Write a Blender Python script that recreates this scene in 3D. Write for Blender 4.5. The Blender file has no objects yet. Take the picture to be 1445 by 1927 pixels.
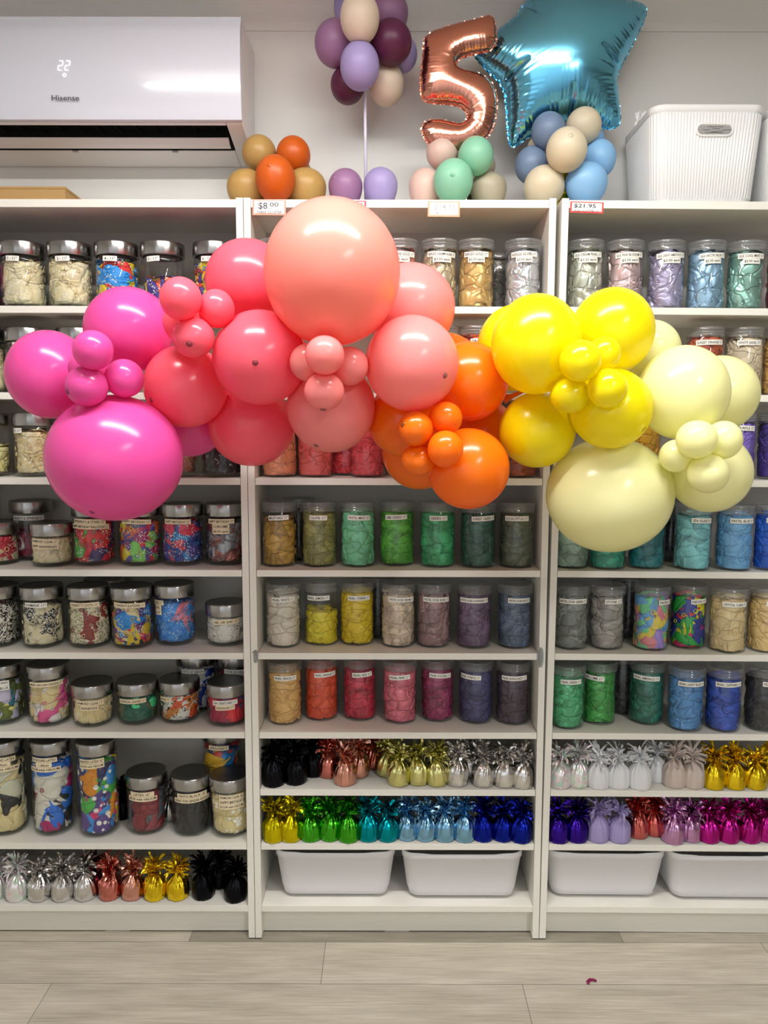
import bpy, bmesh, math, random
import numpy as np
from mathutils import Vector, Matrix
PI = math.pi
S = bpy.context.scene
COL = S.collection
rnd = random.Random(7)

# ------------------------------------------------------------------ camera
IW, IH, F = 1445, 1927, 1455.0
CX, CY, CZ, PT, YW, RL = -0.0388624, -2.0465192, 1.4294426, -0.1046205, 0.0002113, -0.0018014
def rotm(p, y, r):
    cy, sy, cp, sp, cr, sr = math.cos(y), math.sin(y), math.cos(p), math.sin(p), math.cos(r), math.sin(r)
    return np.array([[cy, -sy, 0], [sy, cy, 0], [0, 0, 1]]) @ np.array([[1, 0, 0], [0, cp, -sp], [0, sp, cp]]) @ np.array([[cr, 0, sr], [0, 1, 0], [-sr, 0, cr]])
RM = rotm(PT, YW, RL)
CP = np.array([CX, CY, CZ])
def ray(u, v):
    return RM @ np.array([(u - IW / 2) / F, 1, (IH / 2 - v) / F])
def at_y(u, v, y):
    d = ray(u, v); return CP + d * (y - CP[1]) / d[1]
def at_z(u, v, z):
    d = ray(u, v); return CP + d * (z - CP[2]) / d[2]
def ppm(p):                                    # photograph pixels per metre at a point
    return F / (RM.T @ (np.array(p) - CP))[1]
cam = bpy.data.cameras.new('camera')
co = bpy.data.objects.new('camera', cam); COL.objects.link(co)
m = Matrix.Identity(4)
for i in range(3):
    m[i][0], m[i][1], m[i][2], m[i][3] = RM[i, 0], RM[i, 2], -RM[i, 1], CP[i]
co.matrix_world = m
cam.sensor_fit = 'VERTICAL'; cam.sensor_height = 36; cam.sensor_width = 27; cam.lens = F / IH * 36
cam.clip_start = 0.05
S.camera = co

# ------------------------------------------------------------------ materials
def lin(c):
    c = [x / 255 for x in c[:3]]
    return tuple(x / 12.92 if x <= .04045 else ((x + .055) / 1.055) ** 2.4 for x in c) + (1,)
MATS = {}
def new_mat(name):
    mt = bpy.data.materials.new(name); mt.use_nodes = True
    nt = mt.node_tree; nt.nodes.clear()
    out = nt.nodes.new('ShaderNodeOutputMaterial')
    return mt, nt, out
def N(nt, t, **kw):
    n = nt.nodes.new('ShaderNode' + t)
    for k, v in kw.items():
        if k in n.inputs: n.inputs[k].default_value = v
        else: setattr(n, k, v)
    return n
def pbr(name, c, rough=.5, metal=0., spec=.5, bump=0., bscale=300., coat=0., aniso=0.):
    key = ('p', name)
    if key in MATS: return MATS[key]
    mt, nt, out = new_mat(name)
    b = N(nt, 'BsdfPrincipled', Roughness=rough, Metallic=metal)
    b.inputs['Base Color'].default_value = lin(c)
    b.inputs['Specular IOR Level'].default_value = spec
    b.inputs['Coat Weight'].default_value = coat
    b.inputs['Anisotropic'].default_value = aniso
    if bump:
        tc = N(nt, 'TexCoord'); no = N(nt, 'TexNoise', Scale=bscale, Detail=3.)
        bp = N(nt, 'Bump', Strength=bump, Distance=.002)
        nt.links.new(tc.outputs['Object'], no.inputs['Vector']); nt.links.new(no.outputs['Fac'], bp.inputs['Height'])
        nt.links.new(bp.outputs['Normal'], b.inputs['Normal'])
    nt.links.new(b.outputs[0], out.inputs[0])
    MATS[key] = mt; return mt
def latex(name, c, rough=.27, trans=.27):
    mt, nt, out = new_mat(name)
    b = N(nt, 'BsdfPrincipled', Roughness=rough)
    b.inputs['Base Color'].default_value = lin(c)
    t = N(nt, 'BsdfTranslucent'); t.inputs['Color'].default_value = lin(c)
    mx = N(nt, 'MixShader'); mx.inputs[0].default_value = trans
    nt.links.new(b.outputs[0], mx.inputs[1]); nt.links.new(t.outputs[0], mx.inputs[2]); nt.links.new(mx.outputs[0], out.inputs[0])
    return mt
def clear(name, tint=(250, 252, 252), body=.0, rough=.04, refl=1.0):
    """thin clear wall: see-through, mirror-like at grazing angles, with a little milky body"""
    mt, nt, out = new_mat(name)
    tr = N(nt, 'BsdfTransparent'); tr.inputs[0].default_value = lin(tint)
    gl = N(nt, 'BsdfGlossy', Roughness=rough)
    fr = N(nt, 'Fresnel', IOR=1.5)
    mu = N(nt, 'Math', operation='MULTIPLY'); mu.inputs[1].default_value = refl
    mi_ = N(nt, 'Math', operation='MINIMUM'); mi_.inputs[1].default_value = .30
    mx = N(nt, 'MixShader')
    nt.links.new(fr.outputs[0], mu.inputs[0]); nt.links.new(mu.outputs[0], mi_.inputs[0]); nt.links.new(mi_.outputs[0], mx.inputs[0])
    nt.links.new(tr.outputs[0], mx.inputs[1]); nt.links.new(gl.outputs[0], mx.inputs[2])
    last = mx
    if body:
        df = N(nt, 'BsdfDiffuse'); df.inputs[0].default_value = lin((225, 228, 230))
        m2 = N(nt, 'MixShader'); m2.inputs[0].default_value = body
        nt.links.new(mx.outputs[0], m2.inputs[1]); nt.links.new(df.outputs[0], m2.inputs[2]); last = m2
    nt.links.new(last.outputs[0], out.inputs[0])
    return mt
def contents_mat(name, cols, pr=None, pc=(245, 245, 240), metal=0., rough=.5, scale=170., thr=.32, bs=15.):
    """deflated latex: one colour per balloon out of a palette, with the print the balloons carry"""
    key = ('c', name)
    if key in MATS: return MATS[key]
    lin_ = lambda c: tuple(x * min(1.5, .80 / max(lin(c)[:3])) for x in lin(c)[:3]) + (1,)
    mt, nt, out = new_mat('latex_' + name)
    b = N(nt, 'BsdfPrincipled', Roughness=rough, Metallic=metal)
    if len(cols) == 1:
        src = N(nt, 'RGB'); src.outputs[0].default_value = lin_(cols[0]); csock = src.outputs[0]
    else:
        a = N(nt, 'Attribute', attribute_name='sheet'); cr = N(nt, 'ValToRGB')
        cr.color_ramp.interpolation = 'CONSTANT'
        els = cr.color_ramp.elements
        for i, c in enumerate(cols):
            e = els[i] if i < 2 else els.new(i / len(cols))
            e.position = i / len(cols); e.color = lin_(c)
        nt.links.new(a.outputs['Fac'], cr.inputs[0]); csock = cr.outputs[0]
    if pr:
        tc = N(nt, 'TexCoord')
        if pr in ('dots', 'polka'):
            v = N(nt, 'TexVoronoi', Scale=scale); nt.links.new(tc.outputs['Object'], v.inputs['Vector']); vs = v.outputs['Distance']
            ma = N(nt, 'Math', operation='LESS_THAN'); ma.inputs[1].default_value = thr
        else:
            v = N(nt, 'TexNoise', Scale=scale, Detail=1.5, Distortion=2.5 if pr == 'scroll' else .4)
            nt.links.new(tc.outputs['Object'], v.inputs['Vector']); vs = v.outputs['Fac']
            ma = N(nt, 'Math', operation='GREATER_THAN'); ma.inputs[1].default_value = thr
        nt.links.new(vs, ma.inputs[0]); fac = ma.outputs[0]
        if pr == 'dots':                                   # the print covers patches, not everything
            n2 = N(nt, 'TexNoise', Scale=28., Detail=0.); nt.links.new(tc.outputs['Object'], n2.inputs['Vector'])
            g = N(nt, 'Math', operation='GREATER_THAN'); g.inputs[1].default_value = .47
            mm = N(nt, 'Math', operation='MULTIPLY')
            nt.links.new(n2.outputs['Fac'], g.inputs[0]); nt.links.new(g.outputs[0], mm.inputs[0]); nt.links.new(fac, mm.inputs[1]); fac = mm.outputs[0]
        mx = N(nt, 'Mix', data_type='RGBA'); mx.inputs[7].default_value = lin(pc)
        nt.links.new(fac, mx.inputs[0]); nt.links.new(csock, mx.inputs[6]); csock = mx.outputs[2]
    nt.links.new(csock, b.inputs['Base Color'])
    tcb = N(nt, 'TexCoord'); mpb = N(nt, 'Mapping'); mpb.inputs['Scale'].default_value = (.75, .75, 1.7); mpb.inputs['Rotation'].default_value = (.4, .5, 0)
    nzb = N(nt, 'TexNoise', Scale=30., Detail=1.); ad = N(nt, 'Mix', data_type='RGBA', blend_type='ADD'); ad.inputs[0].default_value = .03
    vb = N(nt, 'TexVoronoi', Scale=bs, feature='DISTANCE_TO_EDGE')
    rb = N(nt, 'MapRange'); rb.inputs[1].default_value = 0.; rb.inputs[2].default_value = .07
    bb = N(nt, 'Bump', Strength=.75, Distance=.0035)
    L = nt.links.new
    L(tcb.outputs['Object'], mpb.inputs[0]); L(tcb.outputs['Object'], nzb.inputs['Vector']); L(mpb.outputs[0], ad.inputs[6]); L(nzb.outputs['Color'], ad.inputs[7])
    L(ad.outputs[2], vb.inputs['Vector']); L(vb.outputs['Distance'], rb.inputs[0]); L(rb.outputs[0], bb.inputs['Height']); L(bb.outputs[0], b.inputs['Normal'])
    nt.links.new(b.outputs[0], out.inputs[0])
    MATS[key] = mt; return mt

WHITE = pbr('white_foil_board', (232, 229, 221), .42)
def grained_white():
    mt, nt, out = new_mat('white_laminate')
    b = N(nt, 'BsdfPrincipled', Roughness=.4)
    tc = N(nt, 'TexCoord'); mp = N(nt, 'Mapping'); mp.inputs['Scale'].default_value = (6, 6, 240)
    no = N(nt, 'TexNoise', Scale=2., Detail=2.); cr = N(nt, 'ValToRGB')
    cr.color_ramp.elements[0].color = lin((224, 221, 212)); cr.color_ramp.elements[1].color = lin((237, 235, 228))
    nt.links.new(tc.outputs['Object'], mp.inputs[0]); nt.links.new(mp.outputs[0], no.inputs['Vector']); nt.links.new(no.outputs['Fac'], cr.inputs[0])
    nt.links.new(cr.outputs[0], b.inputs['Base Color']); nt.links.new(b.outputs[0], out.inputs[0])
    return mt
LAM = grained_white()
BACKB = pbr('shade_toned_back_board', (188, 185, 178), .5)  # white board, greyed in colour to deepen the shade inside the shelf cavities
GLASS = clear('jar_glass', (252, 254, 253), 0, .03)
PLAS = clear('jar_plastic', (253, 254, 254), .01, .06)
PLID = clear('screw_lid_plastic', (246, 247, 248), .12, .12, 1.8)
def brushed():
    mt, nt, out = new_mat('brushed_steel')
    b = N(nt, 'BsdfPrincipled', Roughness=.24, Metallic=1.); b.inputs['Base Color'].default_value = lin((172, 171, 170))
    b.inputs['Anisotropic'].default_value = .85; b.inputs['Anisotropic Rotation'].default_value = .25
    tg = N(nt, 'Tangent', direction_type='RADIAL', axis='Z'); nt.links.new(tg.outputs[0], b.inputs['Tangent'])
    nt.links.new(b.outputs[0], out.inputs[0]); return mt
STEEL = brushed()
STEELTOP = pbr('brushed_steel_top', (120, 120, 120), .36, 1.)
PAPER = pbr('label_paper', (240, 238, 230), .7)
CREAM = pbr('cream_label_paper', (238, 222, 188), .7)
INK = pbr('black_ink', (18, 18, 18), .6)

# ------------------------------------------------------------------ mesh helpers
def mesh(name, V, Fc, smooth=True, mats=(), midx=None, attr=None):
    me = bpy.data.meshes.new(name)
    me.from_pydata([tuple(v) for v in V], [], [tuple(f) for f in Fc])
    for k in mats: me.materials.append(k)
    n = len(me.polygons)
    if isinstance(smooth, bool): me.polygons.foreach_set('use_smooth', [smooth] * n)
    else: me.polygons.foreach_set('use_smooth', smooth)
    if midx is not None: me.polygons.foreach_set('material_index', midx)
    if attr is not None:
        a = me.attributes.new('sheet', 'FLOAT', 'FACE'); a.data.foreach_set('value', attr)
    me.update(); return me
class MB:
    def __init__(s): s.V = []; s.F = []; s.M = []; s.S = []
    def add(s, V, Fc, mi=0, sm=False):
        o = len(s.V); s.V += [tuple(v) for v in V]; s.F += [tuple(i + o for i in f) for f in Fc]
        s.M += [mi] * len(Fc); s.S += [sm] * len(Fc); return s
    def box(s, x0, x1, y0, y1, z0, z1, mi=0):
        V = [(x, y, z) for x in (x0, x1) for y in (y0, y1) for z in (z0, z1)]
        return s.add(V, [(0, 1, 3, 2), (4, 6, 7, 5), (0, 4, 5, 1), (2, 3, 7, 6), (0, 2, 6, 4), (1, 5, 7, 3)], mi)
    def lathe(s, prof, n=48, mi=0, c=(0, 0, 0), sm=True):
        V = []; Fc = []
        for r, z in prof:
            for k in range(n):
                a = 2 * PI * k / n; V.append((c[0] + r * math.cos(a), c[1] + r * math.sin(a), c[2] + z))
        for i in range(len(prof) - 1):
            for k in range(n):
                k2 = (k + 1) % n; Fc.append((i * n + k, i * n + k2, (i + 1) * n + k2, (i + 1) * n + k))
        return s.add(V, Fc, mi, sm)
    def tube(s, pts, r, n=10, mi=0, cap=True):
        pts = [Vector(p) for p in pts]; V = []; Fc = []
        for i, p in enumerate(pts):
            d = (pts[min(i + 1, len(pts) - 1)] - pts[max(i - 1, 0)]).normalized()
            a = d.orthogonal().normalized() if i == 0 else (a - d * a.dot(d)).normalized()
            b = d.cross(a); rr = r[i] if isinstance(r, (list, tuple)) else r
            for k in range(n):
                t = 2 * PI * k / n; V.append(p + (a * math.cos(t) + b * math.sin(t)) * rr)
        for i in range(len(pts) - 1):
            for k in range(n): Fc.append((i * n + k, i * n + (k + 1) % n, (i + 1) * n + (k + 1) % n, (i + 1) * n + k))
        if cap: Fc += [tuple(range(n))[::-1], tuple((len(pts) - 1) * n + k for k in range(n))]
        return s.add(V, Fc, mi, True)
    def mesh(s, name, mats): return mesh(name, s.V, s.F, s.S, mats, s.M)
def link(name, me, parent=None, loc=None, rz=0., mat=None):
    o = bpy.data.objects.new(name, me); COL.objects.link(o)
    if parent is not None: o.parent = parent
    if loc is not None: o.location = loc
    if rz: o.rotation_euler = (0, 0, rz)
    if mat is not None: o.material_slots[0].link = 'OBJECT'; o.material_slots[0].material = mat
    return o
def tag(o, label, cat, group=None, kind=None):
    o['label'] = label; o['category'] = cat
    if group: o['group'] = group
    if kind: o['kind'] = kind
    return o
def thing(name, label, cat, loc=(0, 0, 0), rz=0., group=None):
    o = bpy.data.objects.new(name, None); COL.objects.link(o); o.empty_display_size = .02
    o.location = loc; o.rotation_euler = (0, 0, rz)
    return tag(o, label, cat, group)
def struct(name, me):
    o = link(name, me); o['kind'] = 'structure'; return o
def bevel(o, w=.0012, seg=2):
    b = o.modifiers.new('edge', 'BEVEL'); b.width = w; b.segments = seg; b.limit_method = 'ANGLE'; b.angle_limit = .6
    return o

# lettering: flat triangulated outlines of strings, made once
TEXTS = {}
def text_geo(strings):
    obs = []
    for st in strings:
        if st in TEXTS: continue
        cu = bpy.data.curves.new('txt', 'FONT'); cu.body = st; cu.size = 1.; cu.resolution_u = 2; cu.offset = .012
        o = bpy.data.objects.new('txt', cu); COL.objects.link(o); obs.append((st, o, cu)); TEXTS[st] = None
    bpy.context.view_layer.update()
    dg = bpy.context.evaluated_depsgraph_get()
    for st, o, cu in obs:
        ev = o.evaluated_get(dg); me = ev.to_mesh()
        V = np.array([v.co[:2] for v in me.vertices]); Fc = [tuple(p.vertices) for p in me.polygons]
        ev.to_mesh_clear()
        lo, hi = V.min(0), V.max(0); V = (V - (lo + hi) / 2); TEXTS[st] = (V, Fc, hi - lo)
    for st, o, cu in obs:
        bpy.data.objects.remove(o); bpy.data.curves.remove(cu)
def cyl_label(r, text, zc, ang, w, h=.0132, tilt=0., cream=False):
    """paper strip with printed words bent round a jar of radius r; ang 0 faces -y"""
    mb = MB(); n = 10
    ct, s_ = math.cos(tilt), math.sin(tilt)
    def P(a, b, rr):
        x, z = a * ct - b * s_, a * s_ + b * ct
        t = ang + x / rr - PI / 2; return (rr * math.cos(t), rr * math.sin(t), zc + z)
    V = []; Fc = []
    for i in range(n + 1):
        a = (i / n - .5) * w; V += [P(a, -h / 2, r + .0007), P(a, h / 2, r + .0007)]
    Fc = [(2 * i, 2 * i + 2, 2 * i + 3, 2 * i + 1) for i in range(n)]
    mb.add(V, Fc, 0, True)
    TV, TF, sz = TEXTS[text]
    k = min((w - .006) / sz[0], h * .56 / .72); ky = min(h * .56 / sz[1], k * 1.35)
    mb.add([P(a * k, b * ky, r + .0011) for a, b in TV], TF, 1, False)
    return mb.mesh('paper_label', [CREAM if cream else PAPER, INK])
def flat_text(mb, text, c, w, h, mi, axis_y=True, slant=0.):
    TV, TF, sz = TEXTS[text]; k = w / sz[0]; ky = h / sz[1]
    mb.add([(c[0] + a * k + slant * b * ky, c[1], c[2] + b * ky) for a, b in TV], TF, mi)

# ------------------------------------------------------------------ room shell
WALL_Y, CEIL = .292, 2.70
wallm = pbr('painted_wall', (226, 225, 222), .7, bump=.08, bscale=60)
def floor_mat():
    mt, nt, out = new_mat('vinyl_plank')
    b = N(nt, 'BsdfPrincipled', Roughness=.5)
    tc = N(nt, 'TexCoord'); mp = N(nt, 'Mapping'); mp.inputs['Scale'].default_value = (2.2, 60, 1)
    n1 = N(nt, 'TexNoise', Scale=3., Detail=6., Roughness=.65)
    mp2 = N(nt, 'Mapping'); mp2.inputs['Scale'].default_value = (1.5, 9, 1)
    n2 = N(nt, 'TexNoise', Scale=2.5, Detail=3.)
    at = N(nt, 'Attribute', attribute_name='sheet')
    c1 = N(nt, 'ValToRGB'); c1.color_ramp.elements[0].position = .3; c1.color_ramp.elements[1].position = .7
    c1.color_ramp.elements[0].color = lin((182, 174, 158)); c1.color_ramp.elements[1].color = lin((216, 209, 194))
    c2 = N(nt, 'ValToRGB'); c2.color_ramp.elements[0].position = .3; c2.color_ramp.elements[1].position = .75
    c2.color_ramp.elements[0].color = lin((222, 220, 216)); c2.color_ramp.elements[1].color = (1, 1, 1, 1)
    m1 = N(nt, 'Mix', data_type='RGBA', blend_type='MULTIPLY'); m1.inputs[0].default_value = 1.
    m2 = N(nt, 'Mix', data_type='RGBA', blend_type='MULTIPLY'); m2.inputs[0].default_value = 1.
    c3 = N(nt, 'ValToRGB'); c3.color_ramp.elements[0].color = lin((196, 196, 193)); c3.color_ramp.elements[1].color = (1, 1, 1, 1)
    L = nt.links.new
    L(tc.outputs['Object'], mp.inputs[0]); L(mp.outputs[0], n1.inputs['Vector']); L(n1.outputs['Fac'], c1.inputs[0])
    L(tc.outputs['Object'], mp2.inputs[0]); L(mp2.outputs[0], n2.inputs['Vector']); L(n2.outputs['Fac'], c2.inputs[0])
    L(at.outputs['Fac'], c3.inputs[0])
    L(c1.outputs[0], m1.inputs[6]); L(c2.outputs[0], m1.inputs[7]); L(m1.outputs[2], m2.inputs[6]); L(c3.outputs[0], m2.inputs[7])
    L(m2.outputs[2], b.inputs['Base Color']); L(b.outputs[0], out.inputs[0])
    return mt
FLOORM = floor_mat(); SEAM = pbr('plank_seam', (96, 90, 80), .8)
V = []; Fc = []; mi = []; at = []
X0, X1 = -2.4, 2.6
for row in range(-14, 3):
    y1 = -.011 - .166 * (-row) + .166; y0 = y1 - .166
    joint = {0: -.201 - .01, 1: -.586, -1: -.9}.get(row, (row * .47) % 1.22)
    if row == 0: joint = -.201
    y0, y1 = -.011 + (row - 1) * .166, -.011 + row * .166
    if y0 > WALL_Y: continue
    y1 = min(y1, WALL_Y)
    xs = [X0] + [joint + k * 1.222 for k in range(-3, 4) if X0 < joint + k * 1.222 < X1] + [X1]
    for i in range(len(xs) - 1):
        o = len(V); g = .0007
        V += [(xs[i] + g, y0 + g, 0), (xs[i + 1] - g, y0 + g, 0), (xs[i + 1] - g, y1 - g, 0), (xs[i] + g, y1 - g, 0)]
        Fc.append((o, o + 1, o + 2, o + 3)); mi.append(0)
        at.append(.05 if (row == 1 and abs(xs[i] + .586) < .01) else rnd.uniform(.55, 1.))
o = len(V); V += [(X0, -2.6, -.0006), (X1, -2.6, -.0006), (X1, WALL_Y, -.0006), (X0, WALL_Y, -.0006)]
Fc.append((o, o + 1, o + 2, o + 3)); mi.append(1); at.append(0)
o = len(V); V += [(X0, -4.6, -.0003), (X1, -4.6, -.0003), (X1, -2.335, -.0003), (X0, -2.335, -.0003)]
Fc.append((o, o + 1, o + 2, o + 3)); mi.append(0); at.append(.8)
struct('floor', mesh('floor', V, Fc, False, [FLOORM, SEAM], mi, at))
struct('wall_back', MB().box(X0, X1, WALL_Y, WALL_Y + .08, 0, CEIL).mesh('wall_back', [wallm]))
struct('wall_left', MB().box(X0 - .08, X0, -4.6, WALL_Y + .08, 0, CEIL).mesh('wall_left', [wallm]))
struct('wall_right', MB().box(X1, X1 + .08, -4.6, WALL_Y + .08, 0, CEIL).mesh('wall_right', [pbr('taupe_wall', (132, 124, 116), .7)]))
struct('ceiling', MB().box(X0 - .08, X1 + .08, -4.6, WALL_Y + .08, CEIL, CEIL + .06).mesh('ceiling', [pbr('ceiling_paint', (232, 231, 228), .8)]))
# plaster cove between wall and ceiling
pr = [(WALL_Y, 2.563), (WALL_Y - .004, 2.563)] + [(WALL_Y - .004 - .116 * (1 - math.cos(t)), 2.566 + .134 * math.sin(t)) for t in [k * PI / 2 / 10 for k in range(11)]]
pr.append((WALL_Y, CEIL))
V = [(x, y, z) for x in (X0, X1) for y, z in pr]; n = len(pr)
Fc = [(i, (i + 1) % n, n + (i + 1) % n, n + i) for i in range(n)]
struct('trim_1', mesh('cove', V, Fc, False, [wallm]))

# ------------------------------------------------------------------ bookcases
TH, DEP = .018, .28
SH_A = [1.750, 1.528, 1.304, 1.057, .829, .606]
SHELF = {'left': SH_A + [.284], 'middle': SH_A + [.442, .284], 'right': SH_A + [.442, .284]}
BOT, TOPZ = .100, 2.017
CASE = {}
def bookcase(key, x0, lean, label):
    t = thing('bookcase', label, 'bookcase', (x0, 0, 0), 0, 'white bookcases along the wall')
    t.rotation_euler = (0, lean, 0)
    Wd = .80
    sides = []
    for s, xx in ((0, 0), (1, Wd - TH)):
        sides.append(link('side_panel', MB().box(xx, xx + TH, 0, DEP, .004, 2.021).mesh('side_panel', [LAM]), t)); bevel(sides[-1], .0008)
    bevel(link('top_panel', MB().box(TH + .0004, Wd - TH - .0004, .0015, DEP - .004, TOPZ - .02, TOPZ).mesh('top_panel', [LAM]), t), .0008)
    bevel(link('bottom_panel', MB().box(TH + .0004, Wd - TH - .0004, .001, DEP - .004, BOT - .018, BOT).mesh('bottom_panel', [LAM]), t), .0008)
    for z in SHELF[key]:
        bevel(link('shelf', MB().box(TH + .0012, Wd - TH - .0012, .001, DEP - .024, z - .018, z).mesh('shelf', [LAM]), t), .0008)
    link('back_panel', MB().box(TH, Wd - TH, DEP - .023, DEP - .02, BOT, TOPZ - .02).mesh('back_panel', [BACKB]), t)
    link('plinth', MB().box(TH, Wd - TH, .032, .046, .005, BOT - .019).mesh('plinth', [LAM]), t)
    link('support_foot', MB().box(Wd / 2 - .035, Wd / 2 + .035, .034, .05, 0, .0048).mesh('support_foot', [pbr('grey_plastic_foot', (170, 168, 160), .6)]), t)
    gm = pbr('black_glider', (40, 40, 38), .6)
    for q_, xx in enumerate((TH / 2, Wd - TH / 2)):
        for yy in (.012, DEP - .03):
            link('glider', MB().lathe([(0, 0), (.007, 0), (.008, .0045), (0, .0045)], 12, 0, (xx, yy, 0)).mesh('glider', [gm]), sides[q_])
    CASE[key] = (x0, lean)
    return t
bookcase('left', -1.2015, 0., 'white bookcase holding steel-lidded glass jars, under the air conditioner')
bookcase('middle', -.4, 0., 'white bookcase in the middle, behind the peach and orange balloons')
bookcase('right', .4015, .0062, 'white bookcase leaning slightly, under the ribbed white basket')
def shelf_z(key, z, x):
    x0, lean = CASE[key]; return z - math.sin(lean) * (x - x0)

# ------------------------------------------------------------------ deflated balloons inside the jars
def sheets(R, H, n, L, Wd, seed, loose=.004, top=True, rings=.45, z0=.004):
    r_ = random.Random(seed); V = []; Fc = []; at = []
    NS, NT = 16, 10
    for k in range(n):
        th, zc, ph = r_.uniform(0, 2 * PI), z0 + r_.uniform(.03, .97) * (H - z0), r_.choice([0, PI]) + r_.gauss(0, .75)
        dep = .0003 + loose * (1 - k / n) + r_.random() * loose * .5
        L1, W1 = L * r_.uniform(.8, 1.2), Wd * r_.uniform(.75, 1.15)
        val = r_.random(); fold = r_.uniform(-1, 1); fq = r_.uniform(4, 9); fp = r_.uniform(0, 6); skew = r_.uniform(-.35, .35)
        lift = r_.uniform(-1, 1) * loose
        o = len(V)
        for i in range(NS + 1):
            s = i / NS
            w = math.sqrt(max(0, 1 - ((s - .36) / .37) ** 2)) if s < .55 else max(.16, .86 - 2.2 * (s - .55))
            if i == 0: w = .25
            for j in range(NT + 1):
                t = -1 + 2 * j / NT
                a, b = (s - .5) * L1, t * w * W1 / 2
                a2, b2 = a * math.cos(ph) - b * math.sin(ph), a * math.sin(ph) + b * math.cos(ph)
                b2 += skew * a2 * a2 / L1
                z = zc + b2
                inw = dep + abs(t) ** 7 * .0062 + (.006 * ((s - .5) * 2) ** 10) + (.0012 + loose * .35) * (1 - abs(math.sin(fq * .5 * (t * fold + s) + fp))) + max(0, lift * (s - .4) * 1.5)
                if z > H: inw += (z - H) * .9; z = H + (z - H) * .15
                if z < z0: inw += (z0 - z) * .8; z = z0
                rr = max(R - inw, R * .35); t2 = th + a2 / R
                V.append((rr * math.cos(t2), rr * math.sin(t2), z))
        for i in range(NS):
            for j in range(NT):
                q = o + i * (NT + 1) + j; Fc.append((q, q + 1, q + NT + 2, q + NT + 1)); at.append(val)
        if r_.random() < rings:                                # rolled lip of the neck, a little ring
            a = .52 * L1; t2 = th + a * math.cos(ph) / R; z = zc + a * math.sin(ph)
            if z0 + .008 < z < H - .004:
                o = len(V); m1, m2 = 14, 5; ra, rb = r_.uniform(.0045, .0065), .0013; el = r_.uniform(.5, 1); rot = r_.uniform(0, PI)
                for i in range(m1):
                    A = 2 * PI * i / m1
                    for j in range(m2):
                        B = 2 * PI * j / m2; q = ra + rb * math.cos(B)
                        x, y = q * math.cos(A), q * el * math.sin(A)
                        x, y = x * math.cos(rot) - y * math.sin(rot), x * math.sin(rot) + y * math.cos(rot)
                        rr = R - .0022 + rb * math.sin(B) - .001; t3 = t2 + x / R
                        V.append((rr * math.cos(t3), rr * math.sin(t3), z + y))
                for i in range(m1):
                    for j in range(m2):
                        Fc.append((o + i * m2 + j, o + i * m2 + (j + 1) % m2, o + ((i + 1) % m1) * m2 + (j + 1) % m2, o + ((i + 1) % m1) * m2 + j)); at.append(val)
    # heap behind and on top of the ones pressed to the wall
    o = len(V); nn = 40; prof = [(R - .009 - loose * .5, z0 + .001), (R - .009 - loose, H * .5), (R - .009 - loose, H - .006), (R * .6, H + .002), (R * .3, H + .004), (.001, H + .003)]
    for r, z in prof:
        for k in range(nn):
            j = 1 + .06 * r_.uniform(-1, 1); V.append((r * j * math.cos(2 * PI * k / nn), r * j * math.sin(2 * PI * k / nn), z + r_.uniform(-.002, .002)))
    for i in range(len(prof) - 1):
        val = r_.random()
        for k in range(nn):
            Fc.append((o + i * nn + k, o + i * nn + (k + 1) % nn, o + (i + 1) * nn + (k + 1) % nn, o + (i + 1) * nn + k)); at.append(((k * 5 // nn) * .37 + val) % 1)
    if top:
        for k in range(9):
            o = len(V); th, ph = r_.uniform(0, 2 * PI), r_.uniform(0, 2 * PI); rr = R * r_.uniform(.1, .5); val = r_.random(); up = r_.uniform(.003, .009)
            for i in range(7):
                s = i / 6; w = math.sqrt(max(.05, 1 - ((s - .36) / .4) ** 2)) if s < .6 else .35
                for j in range(5):
                    t = -1 + j / 2; a, b = (s - .5) * L * .8, t * w * Wd * .4
                    x, y = rr * math.cos(th) + a * math.cos(ph) - b * math.sin(ph), rr * math.sin(th) + a * math.sin(ph) + b * math.cos(ph)
                    d = math.hypot(x, y)
                    if d > R - .002: x, y = x * (R - .002) / d, y * (R - .002) / d
                    V.append((x, y, H + up * (1 - .6 * t * t) + .004 * math.sin(5 * s + k)))
            for i in range(6):
                for j in range(4):
                    q = o + i * 5 + j; Fc.append((q, q + 1, q + 6, q + 5)); at.append(val)
    return mesh('crumpled_latex', V, Fc, True, [PAPER], None, at)
RP, HP = .0482, .178                               # screw-lid plastic jar
RG = .0562                                         # glass jar
HG = {'short': .119, 'mid': .171, 'tall': .274}
CONT = {'plastic': [sheets(RP - .0007, .147, 84, .085, .048, 11 + k, .005) for k in range(5)],
        'part': [sheets(RP - .0007, .093, 60, .07, .042, 31, .007)],
        'silk': [sheets(RP - .0007, .146, 70, .10, .058, 41 + k, .007, rings=.3) for k in range(3)],
        'short': [sheets(RG - .0012, .072, 52, .08, .05, 51 + k, .007) for k in range(3)],
        'mid': [sheets(RG - .0012, .112, 76, .082, .052, 61 + k, .008, rings=.6) for k in range(4)],
        'few': [sheets(RG - .0012, .072, 34, .085, .055, 71 + k, .011) for k in range(2)],
        'tall': [sheets(RG - .0012, .205, 66, .115, .07, 81 + k, .009, rings=.2) for k in range(3)],
        'stall': [sheets(RG - .0012, .112, 34, .115, .07, 91 + k, .009, rings=.15) for k in range(2)]}
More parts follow.
